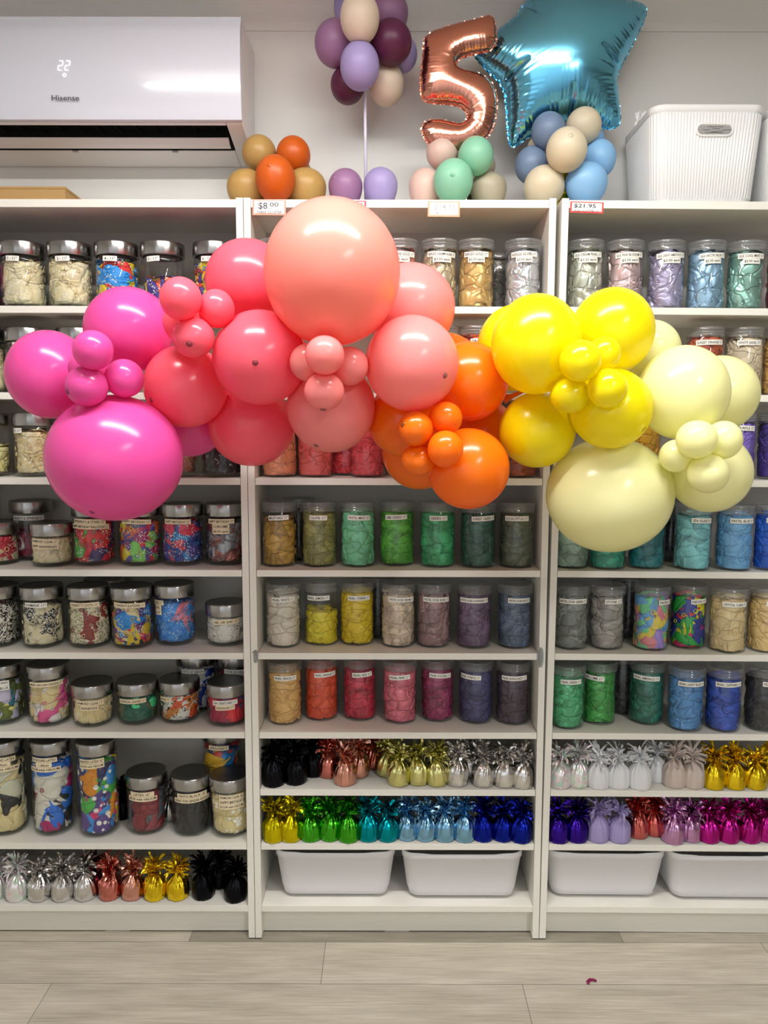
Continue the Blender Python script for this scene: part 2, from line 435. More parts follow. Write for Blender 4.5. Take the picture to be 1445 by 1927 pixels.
def plastic_jar_meshes():
    R = RP
    body = MB().lathe([(0, .001), (R - .004, .001), (R - .001, .0025), (R, .006), (R, .148), (R - .0015, .151), (R - .002, .168)], 56).mesh('jar_body', [PLAS])
    p = [(R - .001, .1515), (R + .0004, .152)]
    for k in range(3):
        z = .155 + k * .007; p += [(R - .0004, z), (R + .0012, z + .001), (R + .0012, z + .0032), (R - .0004, z + .0042)]
    p += [(R + .0004, .1755), (R - .001, .178), (R - .004, .178), (R - .005, .1765), (R - .02, .1765), (0, .1765)]
    return body, MB().lathe(p, 56).mesh('screw_lid', [PLID])
PJ = plastic_jar_meshes()
GJ = {}
for k, H in HG.items():
    R = RG
    b = MB().lathe([(0, .001), (R - .009, .001), (R - .004, .003), (R - .001, .008), (R, .014), (R, H - .05), (R - .001, H - .043), (R - .006, H - .036), (R - .006, H - .01)], 56)
    b.lathe([(0, .0065), (R - .006, .0065), (R - .0035, .012), (R - .0025, .022)], 40)
    lid = MB().lathe([(R - .005, H - .034), (R + .0012, H - .034), (R + .0018, H - .033), (R + .0018, H - .003), (R + .0008, H - .0008), (R - .0015, H)], 64)
    lid.lathe([(R - .0015, H), (R - .004, H - .0006), (R * .5, H - .0004), (0, H)], 64, 1)
    GJ[k] = (b.mesh('glass_body', [GLASS]), lid.mesh('steel_lid', [STEEL, STEELTOP]))
ROWN = {'left': 'left bookcase', 'middle': 'middle bookcase', 'right': 'right bookcase'}
JARS = []
def jar(case, row, u, vb, kind, fill, mat, labels=(), desc='', what='', yc=None, lu=None, lw=None, cream=None):
    JARS.append((case, row, u, vb, kind, fill, mat, labels, desc, what, yc, lu, lw, cream))
C = contents_mat
IV = (226, 212, 170); WH = (236, 232, 222)
# ---- left bookcase: steel-lidded glass jars.  (case, row, centre px, base px, jar, fill, latex, label lines ...)
L0 = 'left'
jar(L0, 0, -38, None, 'mid', 'mid', C('mag_print', [(190, 30, 110), (90, 30, 90)], 'dots'), (), 'steel-lidded glass jar cut off at the photo edge on the top shelf', 'magenta printed')
jar(L0, 0, 45, None, 'mid', 'mid', C('clear1', [IV, (232, 220, 182)], 'dots', (255, 252, 240)), ('1 - 11"',), 'steel-lidded glass jar stickered with number 1, on the top shelf', 'clear number 1', lu=26, lw=.036)
jar(L0, 0, 133, None, 'mid', 'mid', C('clear2', [(232, 220, 182), IV, (222, 206, 160)], 'dots', (255, 252, 240)), ('2 - 11"',), 'steel-lidded glass jar stickered with number 2, on the top shelf', 'clear number 2', lu=119, lw=.038)
jar(L0, 0, 221, None, 'mid', 'mid', C('num4', [(35, 130, 205), (35, 130, 205), (240, 205, 30), (60, 150, 60), (200, 50, 50)], 'dots'), ('4 - 11"',), 'steel-lidded glass jar stickered with number 4, on the top shelf', 'blue and yellow number 4', lu=208, lw=.038)
jar(L0, 0, 307, None, 'mid', 'few', C('num5', [(60, 45, 120), (245, 210, 40), (235, 95, 35), (60, 45, 120)], 'dots'), ('5 - 11"',), 'steel-lidded glass jar stickered with number 5, on the top shelf', 'purple and yellow number 5', lu=289, lw=.036)
jar(L0, 0, 405, None, 'mid', 'mid', C('num6', [(40, 110, 190), (60, 45, 110), (220, 70, 50), (245, 220, 60)], 'dots'), ('6 - 11"',), 'steel-lidded glass jar stickered with number 6, on the top shelf', 'blue and red number 6', lu=391, lw=.036)
jar(L0, 1, -34, None, 'mid', 'mid', C('clear1', [IV]), (), 'steel-lidded glass jar at the photo edge on the second shelf', 'clear printed')
jar(L0, 1, 54, None, 'mid', 'few', C('clear2', [IV]), ('21 - 11"',), 'steel-lidded glass jar stickered with number 21, second shelf', 'clear number 21', lu=38, lw=.036)
jar(L0, 1, 150, None, 'mid', 'mid', C('clear1', [IV]), (), 'steel-lidded glass jar between two big magenta balloons, second shelf', 'ivory printed')
jar(L0, 2, -20, 894, 'mid', 'few', C('lemcl', [(236, 226, 150), (240, 232, 170)]), (), 'steel-lidded glass jar at the photo edge on the third shelf', 'pale yellow', yc=.075)
jar(L0, 2, 68, 895, 'mid', 'mid', C('clear10', [(224, 204, 158), (214, 192, 142)], 'scroll', (255, 250, 238), scale=60, thr=.63), ('10 - 11"',), 'steel-lidded glass jar stickered with number 10, third shelf', 'clear number 10', lu=36, lw=.034, yc=.075)
jar(L0, 2, 334, 895, 'mid', 'mid', C('peachpr', [(226, 160, 130)], 'dots'), (), 'steel-lidded glass jar peeking out under the hidden magenta balloon', 'peach printed', yc=.085)
jar(L0, 2, 418, 896, 'mid', 'mid', C('blackpr', [(32, 28, 36), (70, 26, 40)], 'scroll', (225, 215, 215), scale=55, thr=.66), (), 'steel-lidded glass jar of black printed balloons under a coral balloon', 'black printed', yc=.075)
jar(L0, 3, -16, 1066, 'short', 'short', C('redpr', [(170, 40, 55), (170, 40, 55), IV], 'dots'), (), 'short glass jar of red balloons at the photo edge, fourth shelf', 'red printed')
jar(L0, 3, 60, 1057, 'mid', 'few', C('hearts', [(240, 235, 230), (214, 92, 128), (120, 24, 50)], 'dots', (40, 20, 30), scale=120, thr=.2), ('HEARTS & SPINKLES 11"',), 'glass jar stickered HEARTS & SPINKLES, behind a shorter jar', 'hearts printed', lu=54, lw=.089, cream=False)
jar(L0, 3, 98, 1069, 'short', 'short', C('annv', [(222, 214, 170), (214, 196, 160)], 'dots'), ('DIAMOND CLEAR 11"', 'HAPPY ANNIVERSARY'), 'short glass jar stickered DIAMOND CLEAR HAPPY ANNIVERSARY', 'clear anniversary', lu=83, lw=.078, cream=True)
jar(L0, 3, 177, 1067, 'mid', 'mid', C('presents', [(206, 52, 52), (206, 52, 52), (70, 160, 60), (60, 45, 100), (196, 40, 60)], 'dots'), ('PRESENTS & STARS 11"', 'HAPPY BIRTHDAY BALLOONS 11"'), 'glass jar stickered PRESENTS & STARS under the biggest magenta balloon', 'red and green birthday', lu=168, lw=.092, cream=True)
jar(L0, 3, 263, 1067, 'mid', 'mid', C('hbday', [(200, 40, 60), (150, 40, 100), (236, 110, 40), (80, 70, 140), (110, 180, 80), (240, 220, 60)], 'dots'), ('HAPPY BIRTHDAY 11"',), 'glass jar of multicoloured HAPPY BIRTHDAY balloons, red and violet', 'multicoloured birthday', lu=256, lw=.085, cream=True)
jar(L0, 3, 344, 1067, 'mid', 'mid', C('hbblue', [(45, 45, 110), (35, 60, 130), (40, 120, 180), (70, 60, 130), (190, 40, 70)], 'dots'), ('HAPPY BIRTHDAY 11" ',), 'glass jar of dark blue HAPPY BIRTHDAY balloons', 'dark blue birthday', lu=333, lw=.078, cream=True)
jar(L0, 3, 425, 1066, 'mid', 'mid', C('chrome', [(130, 130, 136), (140, 84, 76), (120, 72, 70)], None, metal=.6, rough=.35), ('HAPPY BIRTHDAY 11"  ', 'CHROME', '$4.50 each'), 'glass jar stickered HAPPY BIRTHDAY CHROME with a price', 'chrome birthday', lu=415, lw=.078, cream=True)
jar(L0, 4, -5, 1222, 'mid', 'mid', C('damask0', [(234, 230, 218)], 'scroll', (18, 18, 20), scale=85, thr=.5), (), 'glass jar of black and white damask balloons at the photo edge', 'black and white damask')
jar(L0, 4, 80, 1223, 'mid', 'mid', C('damask', [(224, 212, 172), (24, 26, 44), (214, 200, 160)], 'scroll', (240, 234, 214), scale=110, thr=.56), ('DAMASK 11"',), 'steel-lidded glass jar stickered DAMASK', 'cream and navy damask', lu=68, lw=.06, cream=False)
jar(L0, 4, 168, 1223, 'mid', 'mid', C('confetti', [(206, 198, 170), (200, 190, 160), (226, 218, 170), (206, 198, 170), (212, 204, 178), (206, 198, 170), (206, 198, 170), (130, 44, 40)], 'polka', (84, 60, 60), scale=170, thr=.3), ('CONFETTI DOTS 11"',), 'steel-lidded glass jar stickered CONFETTI DOTS', 'confetti dot', lu=158, lw=.085, cream=True)
jar(L0, 4, 249, 1224, 'mid', 'mid', C('congrats', [(30, 120, 190), (240, 205, 30), (80, 50, 120), (190, 40, 60), (40, 40, 60), (222, 206, 160)], 'dots'), ('CONGRATULATIONS 11"',), 'steel-lidded glass jar stickered CONGRATULATIONS', 'multicoloured congratulations', lu=243, lw=.092, cream=True)
jar(L0, 4, 329, 1218, 'mid', 'mid', C('bluepink', [(60, 130, 205), (60, 130, 205), (54, 120, 196), (228, 130, 150), (60, 130, 205), (66, 138, 210)], 'dots', (180, 215, 240)), ('LATEX 11"', 'GIRL', 'BOY'), 'steel-lidded glass jar of bright blue and pink balloons', 'blue and pink', lu=299, lw=.04, cream=True)
jar(L0, 4, 426, 1219, 'short', 'short', C('heshe', [(240, 236, 226)], 'scroll', (90, 30, 60), scale=70, thr=.66), ('HE? OR SHE? 11"',), 'short glass jar stickered HE? OR SHE?', 'white gender reveal', lu=426, lw=.075, cream=True)
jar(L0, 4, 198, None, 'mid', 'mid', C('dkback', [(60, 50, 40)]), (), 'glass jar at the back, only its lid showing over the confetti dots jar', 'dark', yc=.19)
jar(L0, 5, 5, 1369, 'mid', 'mid', C('jungle', [(90, 100, 36), (70, 84, 40), (170, 166, 190), (30, 90, 110), (200, 196, 120)]), ('JUNGLE GREEN', 'LEAF BLUE'), 'glass jar of olive leaf balloons at the photo edge', 'olive and lilac', lu=0, lw=.05, cream=False)
jar(L0, 5, 93, 1371, 'mid', 'mid', C('unicorn', [(222, 200, 150), (222, 200, 150), (222, 90, 150), (240, 236, 230)]), ('MIXED UNICORN DESIGNS 11"',), 'glass jar stickered MIXED UNICORN DESIGNS', 'clear and pink unicorn', lu=86, lw=.098, cream=True)
jar(L0, 5, 175, 1372, 'short', 'short', C('rainb', [(214, 192, 140), (222, 202, 152)], 'dots'), ('DIAMOND CLEAR 11" ', 'RAINBOWS'), 'short glass jar stickered DIAMOND CLEAR RAINBOWS', 'clear rainbow', lu=168, lw=.078, cream=True)
jar(L0, 5, 259, 1368, 'short', 'short', C('tropic', [(24, 80, 66), (24, 80, 66), (80, 84, 62), (70, 190, 130)]), ('TROPICAL LEAVES 11"',), 'short glass jar stickered TROPICAL LEAVES', 'dark green leaf', lu=248, lw=.08, cream=True)
jar(L0, 5, 338, 1365, 'short', 'short', C('safari', [(240, 238, 230), (240, 238, 230), (180, 112, 50), (196, 80, 40)], 'scroll', (26, 22, 20), scale=60, thr=.6), ('SAFARI 11"',), 'short glass jar of zebra and leopard print balloons', 'animal print', lu=311, lw=.04, cream=True)
jar(L0, 5, 427, 1371, 'short', 'short', C('seac', [(190, 34, 48), (190, 34, 48), (140, 24, 56), (90, 70, 120)]), ('SEA CREATURES 11"', 'DINOSAURS 11"'), 'short glass jar stickered SEA CREATURES and DINOSAURS', 'red dinosaur', lu=423, lw=.072, cream=True)
jar(L0, 5, 369, 1336, 'mid', 'mid', C('soob', [(226, 226, 226), (218, 218, 216), (226, 226, 226), (226, 226, 226), (30, 60, 160)]), ('STATE OF ORIGIN', 'BLUES'), 'glass jar stickered STATE OF ORIGIN BLUES behind the animal print jar', 'white and blue', lu=362, lw=.07, cream=False)
jar(L0, 5, 444, 1338, 'mid', 'mid', C('soom', [(60, 50, 52), (90, 24, 40)]), ('STATE OF ORIGIN ', 'QLD MAROONS'), 'glass jar stickered STATE OF ORIGIN MAROONS behind the dinosaurs jar', 'maroon', lu=444, lw=.07, cream=False, yc=.197)
jar(L0, 6, 10, 1577, 'tall', 'tall', C('rnd1', [(206, 190, 140), (206, 190, 140), (36, 36, 40), (180, 180, 160)]), ('30 ROUND LATEX', '~60cm', '$20.00 with HELIUM'), 'tall glass jar of cream and black balloons at the photo edge', 'cream and black', lu=3, lw=.075, cream=True)
jar(L0, 6, 100, 1577, 'tall', 'tall', C('rnd2', [(224, 220, 208), (224, 220, 208), (40, 40, 44), (40, 100, 190), (150, 30, 90)]), ('3X ROUND LATEX', '~ 60cm', '$25.00 with HELIUM'), 'tall glass jar of white balloons with blue and black, helium sticker', 'white, blue and black', lu=84, lw=.075, cream=True)
jar(L0, 6, 185, 1580, 'tall', 'tall', C('polka', [(236, 150, 40), (80, 60, 120), (60, 140, 210), (196, 60, 110), (70, 160, 70), (240, 210, 40), (40, 44, 90)], 'polka', (246, 246, 240), scale=42, thr=.3), ('PRINTED LATEX 16"', '$10.00 with HELIUM'), 'tall glass jar of polka dot balloons stickered PRINTED LATEX', 'multicoloured polka dot', lu=173, lw=.072, cream=True)
jar(L0, 6, 277, 1575, 'mid', 'stall', C('mar16', [(120, 44, 52), (112, 40, 46), (76, 80, 84)]), ('LATEX 16"', '$8.00 with HELIUM'), 'glass jar of maroon and grey balloons stickered LATEX 16', 'maroon and grey', lu=267, lw=.07, cream=True)
jar(L0, 6, 361, 1578, 'mid', 'stall', C('onyx', [(34, 34, 38)]), ('ONYX BLACK 16"', 'GREAT FOR GENDER REVEALS!'), 'glass jar stickered ONYX BLACK 16', 'onyx black', lu=362, lw=.09, cream=True)
jar(L0, 6, 433, 1581, 'mid', 'stall', C('dc16', [(216, 196, 142), (222, 204, 150)], 'dots', (255, 253, 245), scale=70, thr=.4), ('DIAMOND CLEAR 16"', 'HAPPY BIRTHDAY', '$12.00 with HELIUM'), 'glass jar stickered DIAMOND CLEAR 16 HAPPY BIRTHDAY', 'clear birthday', lu=436, lw=.072, cream=True)
jar(L0, 6, 418, None, 'tall', 'tall', C('linko', [(30, 110, 170), (40, 60, 130), (180, 50, 50), (220, 170, 40)]), ('LINKOLOONS 11"',), 'glass jar of blue balloons at the back, behind the DIAMOND CLEAR 16 jar', 'blue', lu=412, lw=.06, cream=True, yc=.17)
# ---- middle bookcase: clear screw-lid jars
M0 = 'middle'
def pj(case, row, u, vb, name, col, desc=None, fill='plastic', lab=True, metal=0., price=False, yc=None, lu=None, lw=.08, mname=None, what=None, cols=None, rough=.5):
    key = (mname or name).lower().replace(' ', '_') + case
    labels = ((name + ' 11"',) + (('$3.50 each',) if price else ())) if lab else ()
    jar(case, row, u, vb, 'plastic', fill, C(key, cols or [col, tuple(min(255, int(x * 1.1 + 4)) for x in col), tuple(int(x * .9) for x in col)], None, metal=metal, rough=rough, bs=22. if metal < .4 else 17.),
        labels, desc or 'clear screw-lid jar stickered %s' % name, what or name.lower(), yc, lu, lw, False)
pj(M0, 0, 522, None, 'REFLEX PINK', (206, 130, 134), lab=False, desc='clear screw-lid jar half hidden behind the giant peach balloon', what='metallic pink', metal=.55, rough=.32, fill='silk')
pj(M0, 0, 752, None, 'REFLEX ROSE GOLD', (190, 122, 110), price=True, metal=.55, rough=.32, fill='silk', lu=752, lw=.088)
pj(M0, 0, 826, None, 'REFLEX CHAMPAGNE', (190, 178, 152), price=True, metal=.55, rough=.32, fill='silk', lu=832, lw=.082)
pj(M0, 0, 895, None, 'REFLEX GOLD', (190, 158, 100), price=True, metal=.55, rough=.32, fill='silk', lu=896, lw=.068)
pj(M0, 0, 983, None, 'REFLEX SILVER', (188, 190, 196), price=True, metal=.6, rough=.3, fill='silk', lu=986, lw=.072)
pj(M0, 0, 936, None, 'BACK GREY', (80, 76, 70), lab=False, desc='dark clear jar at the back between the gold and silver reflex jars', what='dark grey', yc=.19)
pj(M0, 1, 895, None, 'ORANGE', (236, 92, 30), lu=906, lw=.06)
pj(M0, 1, 832, None, 'PEACH BLUSH', (240, 170, 120), lab=False, desc='clear jar of light peach balloons behind the peach balloons, second shelf', what='light peach')
pj(M0, 2, 526, 896, 'PEACH LOW', (206, 128, 92), lab=False, desc='clear jar of tan peach balloons under a coral balloon', what='tan peach', yc=.07)
pj(M0, 2, 593, 896, 'CORAL LOW', (226, 96, 90), lab=False, desc='clear jar of coral balloons under the lower peach balloon', what='coral', yc=.07)
pj(M0, 2, 652, 896, 'RED BACK', (200, 50, 60), lab=False, desc='clear jar of red balloons set back behind the lower peach balloon', what='bright red', yc=.16)
pj(M0, 2, 692, 896, 'ROSE LOW', (214, 70, 82), lab=False, desc='clear jar of rose red balloons left of the orange cluster', what='rose red', yc=.07)
pj(M0, 2, 979, 900, 'RUST LOW', (150, 70, 40), lab=False, desc='clear jar of rust brown balloons below the yellow balloon', what='rust brown', yc=.07)
g = M0
pj(g, 3, 526, 1069, 'MUSTARD', (150, 118, 46), lu=524, lw=.058, fill='part2')
pj(g, 3, 601, 1069, 'OLIVE', (120, 118, 62), lu=599, lw=.05)
pj(g, 3, 673, 1069, 'PASTEL MINT', (104, 180, 138), lu=676, lw=.066)
pj(g, 3, 747, 1067, 'LIME GREEN', (74, 148, 48), lu=745, lw=.064)
pj(g, 3, 823, 1070, 'GREEN', (44, 138, 88), lu=825, lw=.05)
pj(g, 3, 899, 1071, 'FOREST GREEN', (34, 74, 62), lu=911, lw=.07)
pj(g, 3, 972, 1071, 'EUCALYPTUS', (72, 80, 62), lu=972, lw=.068)
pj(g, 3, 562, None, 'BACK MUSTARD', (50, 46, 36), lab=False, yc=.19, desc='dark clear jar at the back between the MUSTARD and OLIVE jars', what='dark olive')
pj(g, 4, 533, 1221, 'PEARL WHITE', (206, 198, 180), lu=533, lw=.068, metal=.1)
pj(g, 4, 605, 1217, 'PEARL LEMON', (236, 214, 40), lu=598, lw=.068, fill='part', metal=.1)
pj(g, 4, 672, 1217, 'PEARL CITRINE', (226, 196, 24), lu=676, lw=.066, metal=.1)
pj(g, 4, 749, 1221, 'PASTEL DUSK CREAM', (176, 160, 140), lu=757, lw=.078)
pj(g, 4, 816, 1221, 'PASTEL DUSK ROSE', (128, 100, 100), lu=822, lw=.08)
pj(g, 4, 892, 1223, 'PASTEL DUSK LAVENDER', (92, 72, 96), lu=891, lw=.086)
pj(g, 4, 968, 1223, 'PASTEL DUSK BLUE', (72, 86, 108), lu=978, lw=.068)
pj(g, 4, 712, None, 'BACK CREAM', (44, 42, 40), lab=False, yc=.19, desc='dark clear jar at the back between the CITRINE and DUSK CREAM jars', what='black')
pj(g, 5, 536, 1367, 'PEARL PEACH', (224, 178, 106), lu=537, lw=.066, metal=.1)
pj(g, 5, 605, 1359, 'PEARL ORANGE', (206, 74, 40), lu=613, lw=.066, metal=.1)
pj(g, 5, 677, 1359, 'PEARL RED', (158, 34, 54), lu=682, lw=.06, metal=.1)
pj(g, 5, 752, 1365, 'PEARL PINK', (198, 100, 118), lu=752, lw=.062, metal=.25, rough=.38)
pj(g, 5, 823, 1361, 'PEARL FUCHSIA', (120, 36, 74), lu=829, lw=.066, metal=.1)
pj(g, 5, 895, 1365, 'PEARL PURPLE', (52, 50, 88), lu=884, lw=.064, metal=.1)
pj(g, 5, 965, 1367, 'PEARL BURGUNDY', (58, 46, 58), lu=968, lw=.076, metal=.1)
# ---- right bookcase
g = 'right'
pj(g, 0, 1100, None, 'SILK CREAM PEARL', (176, 178, 166), price=True, fill='silk', metal=.5, rough=.36, lu=1106, lw=.078)
pj(g, 0, 1174, None, 'SILK PINK BLOSSOM', (178, 156, 158), price=True, fill='silk', metal=.5, rough=.36, lu=1184, lw=.078)
pj(g, 0, 1251, None, 'SILK LIGHT AMETHYST', (154, 148, 176), price=True, fill='silk', metal=.5, rough=.36, lu=1262, lw=.08)
pj(g, 0, 1327, None, 'SILK ARCTIC BLUE', (126, 158, 182), price=True, fill='silk', metal=.5, rough=.36, lu=1339, lw=.07)
pj(g, 0, 1401, None, 'SILK COOL MINT', (120, 160, 150), price=True, fill='silk', metal=.5, rough=.36, lu=1412, lw=.07)
pj(g, 0, 1477, None, 'SILK PLUM', (130, 50, 76), lab=False, fill='silk', metal=.5, rough=.36, desc='clear jar of burgundy balloons cut off at the photo edge, top shelf', what='burgundy')
pj(g, 1, 1325, None, 'SUNSET ORANGE', (156, 72, 44), lu=1334, lw=.074)
pj(g, 1, 1398, None, 'WHITE SAND', (178, 164, 140), lu=1408, lw=.064)
pj(g, 1, 1470, None, 'TAN EDGE', (176, 136, 78), lab=False, desc='clear jar of tan balloons cut off at the photo edge, second shelf', what='tan')
pj(g, 2, 1386, 904, 'PURPLE', (100, 80, 160), desc='clear jar of purple balloons behind the pale yellow balloons', lu=1402, lw=.05, yc=.07)
pj(g, 2, 1459, 904, 'DEEP PURPLE', (52, 36, 106), lab=False, desc='clear jar of deep violet balloons at the photo edge, third shelf', what='deep violet', yc=.07)
pj(g, 2, 1208, 903, 'GOLDENROD', (226, 170, 40), lab=False, desc='clear jar of golden balloons glimpsed between yellow and pale yellow balloons', what='golden', yc=.07)
pj(g, 3, 1072, 1072, 'SAGE', (126, 150, 136), lab=False, desc='clear jar of grey sage balloons under the biggest pale yellow balloon', what='grey sage')
pj(g, 3, 1143, 1074, 'TEAL GREEN', (36, 130, 110), lab=False, desc='clear jar of green teal balloons mostly hidden by pale yellow balloon', what='green teal')
pj(g, 3, 1217, 1073, 'TEAL', (22, 104, 112), lab=False, desc='clear jar of dark teal balloons right of the biggest pale yellow balloon', what='dark teal')
pj(g, 3, 1303, 1077, 'SEA GLASS', (108, 172, 178), lu=1320, lw=.06)
pj(g, 3, 1381, 1078, 'PASTEL BLUE', (104, 164, 212), lu=1396, lw=.068)
pj(g, 3, 1453, 1077, 'ROYAL BLUE', (28, 88, 190), desc='clear jar of royal blue balloons cut off at the photo edge', lu=1462, lw=.06)
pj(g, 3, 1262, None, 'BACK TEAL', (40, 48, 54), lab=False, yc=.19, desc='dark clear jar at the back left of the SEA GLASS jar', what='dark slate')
pj(g, 4, 1074, 1225, 'PASTEL DUSK GREEN', (106, 110, 104), lu=1078, lw=.082)
pj(g, 4, 1141, 1225, 'STONE', (130, 128, 122), lu=1154, lw=.05)
jar(g, 4, 1225, 1227, 'plastic', 'plastic', C('pastelmix', [(236, 216, 90), (140, 120, 190), (100, 160, 210), (100, 180, 130), (226, 140, 150)]), ('PASTEL 11"',), 'clear screw-lid jar of mixed pastel balloons', 'mixed pastel', None, 1250, .045, False)
jar(g, 4, 1294, 1224, 'plastic', 'plastic', C('neonmix', [(190, 20, 90), (26, 40, 130), (240, 50, 40), (20, 140, 50), (236, 230, 40), (30, 44, 120)]), ('NEON 11"',), 'clear screw-lid jar of mixed neon balloons', 'mixed neon', None, 1314, .05, False)
pj(g, 4, 1369, 1233, 'CRYSTAL CLEAR', (208, 186, 138), lu=1382, lw=.07)
pj(g, 4, 1440, 1231, 'CRYSTAL CLEAR ', (204, 174, 116), lab=True, desc='clear screw-lid jar of amber balloons right of the CRYSTAL CLEAR jar', lu=1462, lw=.07, mname='crystal2', what='amber')
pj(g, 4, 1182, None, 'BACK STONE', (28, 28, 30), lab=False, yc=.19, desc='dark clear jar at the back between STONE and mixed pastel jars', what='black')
pj(g, 5, 1067, 1375, 'PEARL GREEN', (66, 150, 104), lu=1074, lw=.06, fill='silk', metal=.25, rough=.38)
pj(g, 5, 1126, 1367, 'PEARL LIME', (54, 136, 60), lu=1114, lw=.066, fill='silk', metal=.2, rough=.4)
pj(g, 5, 1216, 1367, 'PEARL EMERALD', (28, 92, 78), lu=1215, lw=.078, metal=.1)
pj(g, 5, 1290, 1380, 'PEARL LIGHT BLUE', (74, 126, 178), lu=1301, lw=.076, fill='silk', metal=.25, rough=.38)
pj(g, 5, 1360, 1381, 'PEARL SAPPHIRE', (36, 66, 150), lu=1371, lw=.074, metal=.1)
pj(g, 5, 1434, 1380, 'PEARL BLACK', (36, 36, 38), lu=1456, lw=.072, metal=.05, desc='clear screw-lid jar of black balloons at the photo edge')
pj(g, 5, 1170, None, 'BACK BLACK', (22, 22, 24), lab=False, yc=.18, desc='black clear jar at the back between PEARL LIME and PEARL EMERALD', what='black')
CONT['part2'] = [sheets(RP - .0007, .125, 80, .085, .045, 101, .008)]
text_geo([t for j in JARS for t in j[7]])
GROUPJ = {'plastic': 'clear screw-lid jars of balloons'}
cnt = 0
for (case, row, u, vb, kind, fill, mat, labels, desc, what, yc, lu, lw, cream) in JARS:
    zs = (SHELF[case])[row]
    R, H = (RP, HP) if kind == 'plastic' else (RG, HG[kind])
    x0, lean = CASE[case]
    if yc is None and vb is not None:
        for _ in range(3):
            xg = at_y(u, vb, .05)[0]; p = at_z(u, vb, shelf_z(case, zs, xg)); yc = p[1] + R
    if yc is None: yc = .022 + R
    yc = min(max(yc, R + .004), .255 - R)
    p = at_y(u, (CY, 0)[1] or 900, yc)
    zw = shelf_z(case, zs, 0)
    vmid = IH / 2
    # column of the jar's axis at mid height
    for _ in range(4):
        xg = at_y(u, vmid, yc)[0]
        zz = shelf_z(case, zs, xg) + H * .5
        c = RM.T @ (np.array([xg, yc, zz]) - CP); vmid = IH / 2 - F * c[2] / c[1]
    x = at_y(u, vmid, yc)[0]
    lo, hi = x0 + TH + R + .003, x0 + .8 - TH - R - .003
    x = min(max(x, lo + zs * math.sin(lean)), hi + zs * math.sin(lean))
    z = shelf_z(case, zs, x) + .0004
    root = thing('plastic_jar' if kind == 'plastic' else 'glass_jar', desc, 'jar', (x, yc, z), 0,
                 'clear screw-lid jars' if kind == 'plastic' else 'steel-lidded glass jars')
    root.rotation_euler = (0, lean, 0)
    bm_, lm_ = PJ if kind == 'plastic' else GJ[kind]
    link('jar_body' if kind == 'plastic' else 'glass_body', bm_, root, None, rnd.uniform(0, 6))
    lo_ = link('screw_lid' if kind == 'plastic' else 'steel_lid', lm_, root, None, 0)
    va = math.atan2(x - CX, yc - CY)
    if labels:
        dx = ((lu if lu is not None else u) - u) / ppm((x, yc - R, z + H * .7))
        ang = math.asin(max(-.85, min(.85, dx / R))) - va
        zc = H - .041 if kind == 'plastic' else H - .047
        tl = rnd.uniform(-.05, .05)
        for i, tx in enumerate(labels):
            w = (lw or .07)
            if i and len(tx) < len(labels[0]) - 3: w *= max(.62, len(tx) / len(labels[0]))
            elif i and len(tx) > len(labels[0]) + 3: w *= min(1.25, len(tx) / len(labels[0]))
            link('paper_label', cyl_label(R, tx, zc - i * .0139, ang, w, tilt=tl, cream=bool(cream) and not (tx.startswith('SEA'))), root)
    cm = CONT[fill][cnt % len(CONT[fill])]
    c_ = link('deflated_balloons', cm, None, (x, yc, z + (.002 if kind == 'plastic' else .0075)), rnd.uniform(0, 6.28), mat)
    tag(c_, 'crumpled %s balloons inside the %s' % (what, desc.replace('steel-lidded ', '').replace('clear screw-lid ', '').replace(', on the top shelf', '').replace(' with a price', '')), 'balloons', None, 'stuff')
    cnt += 1

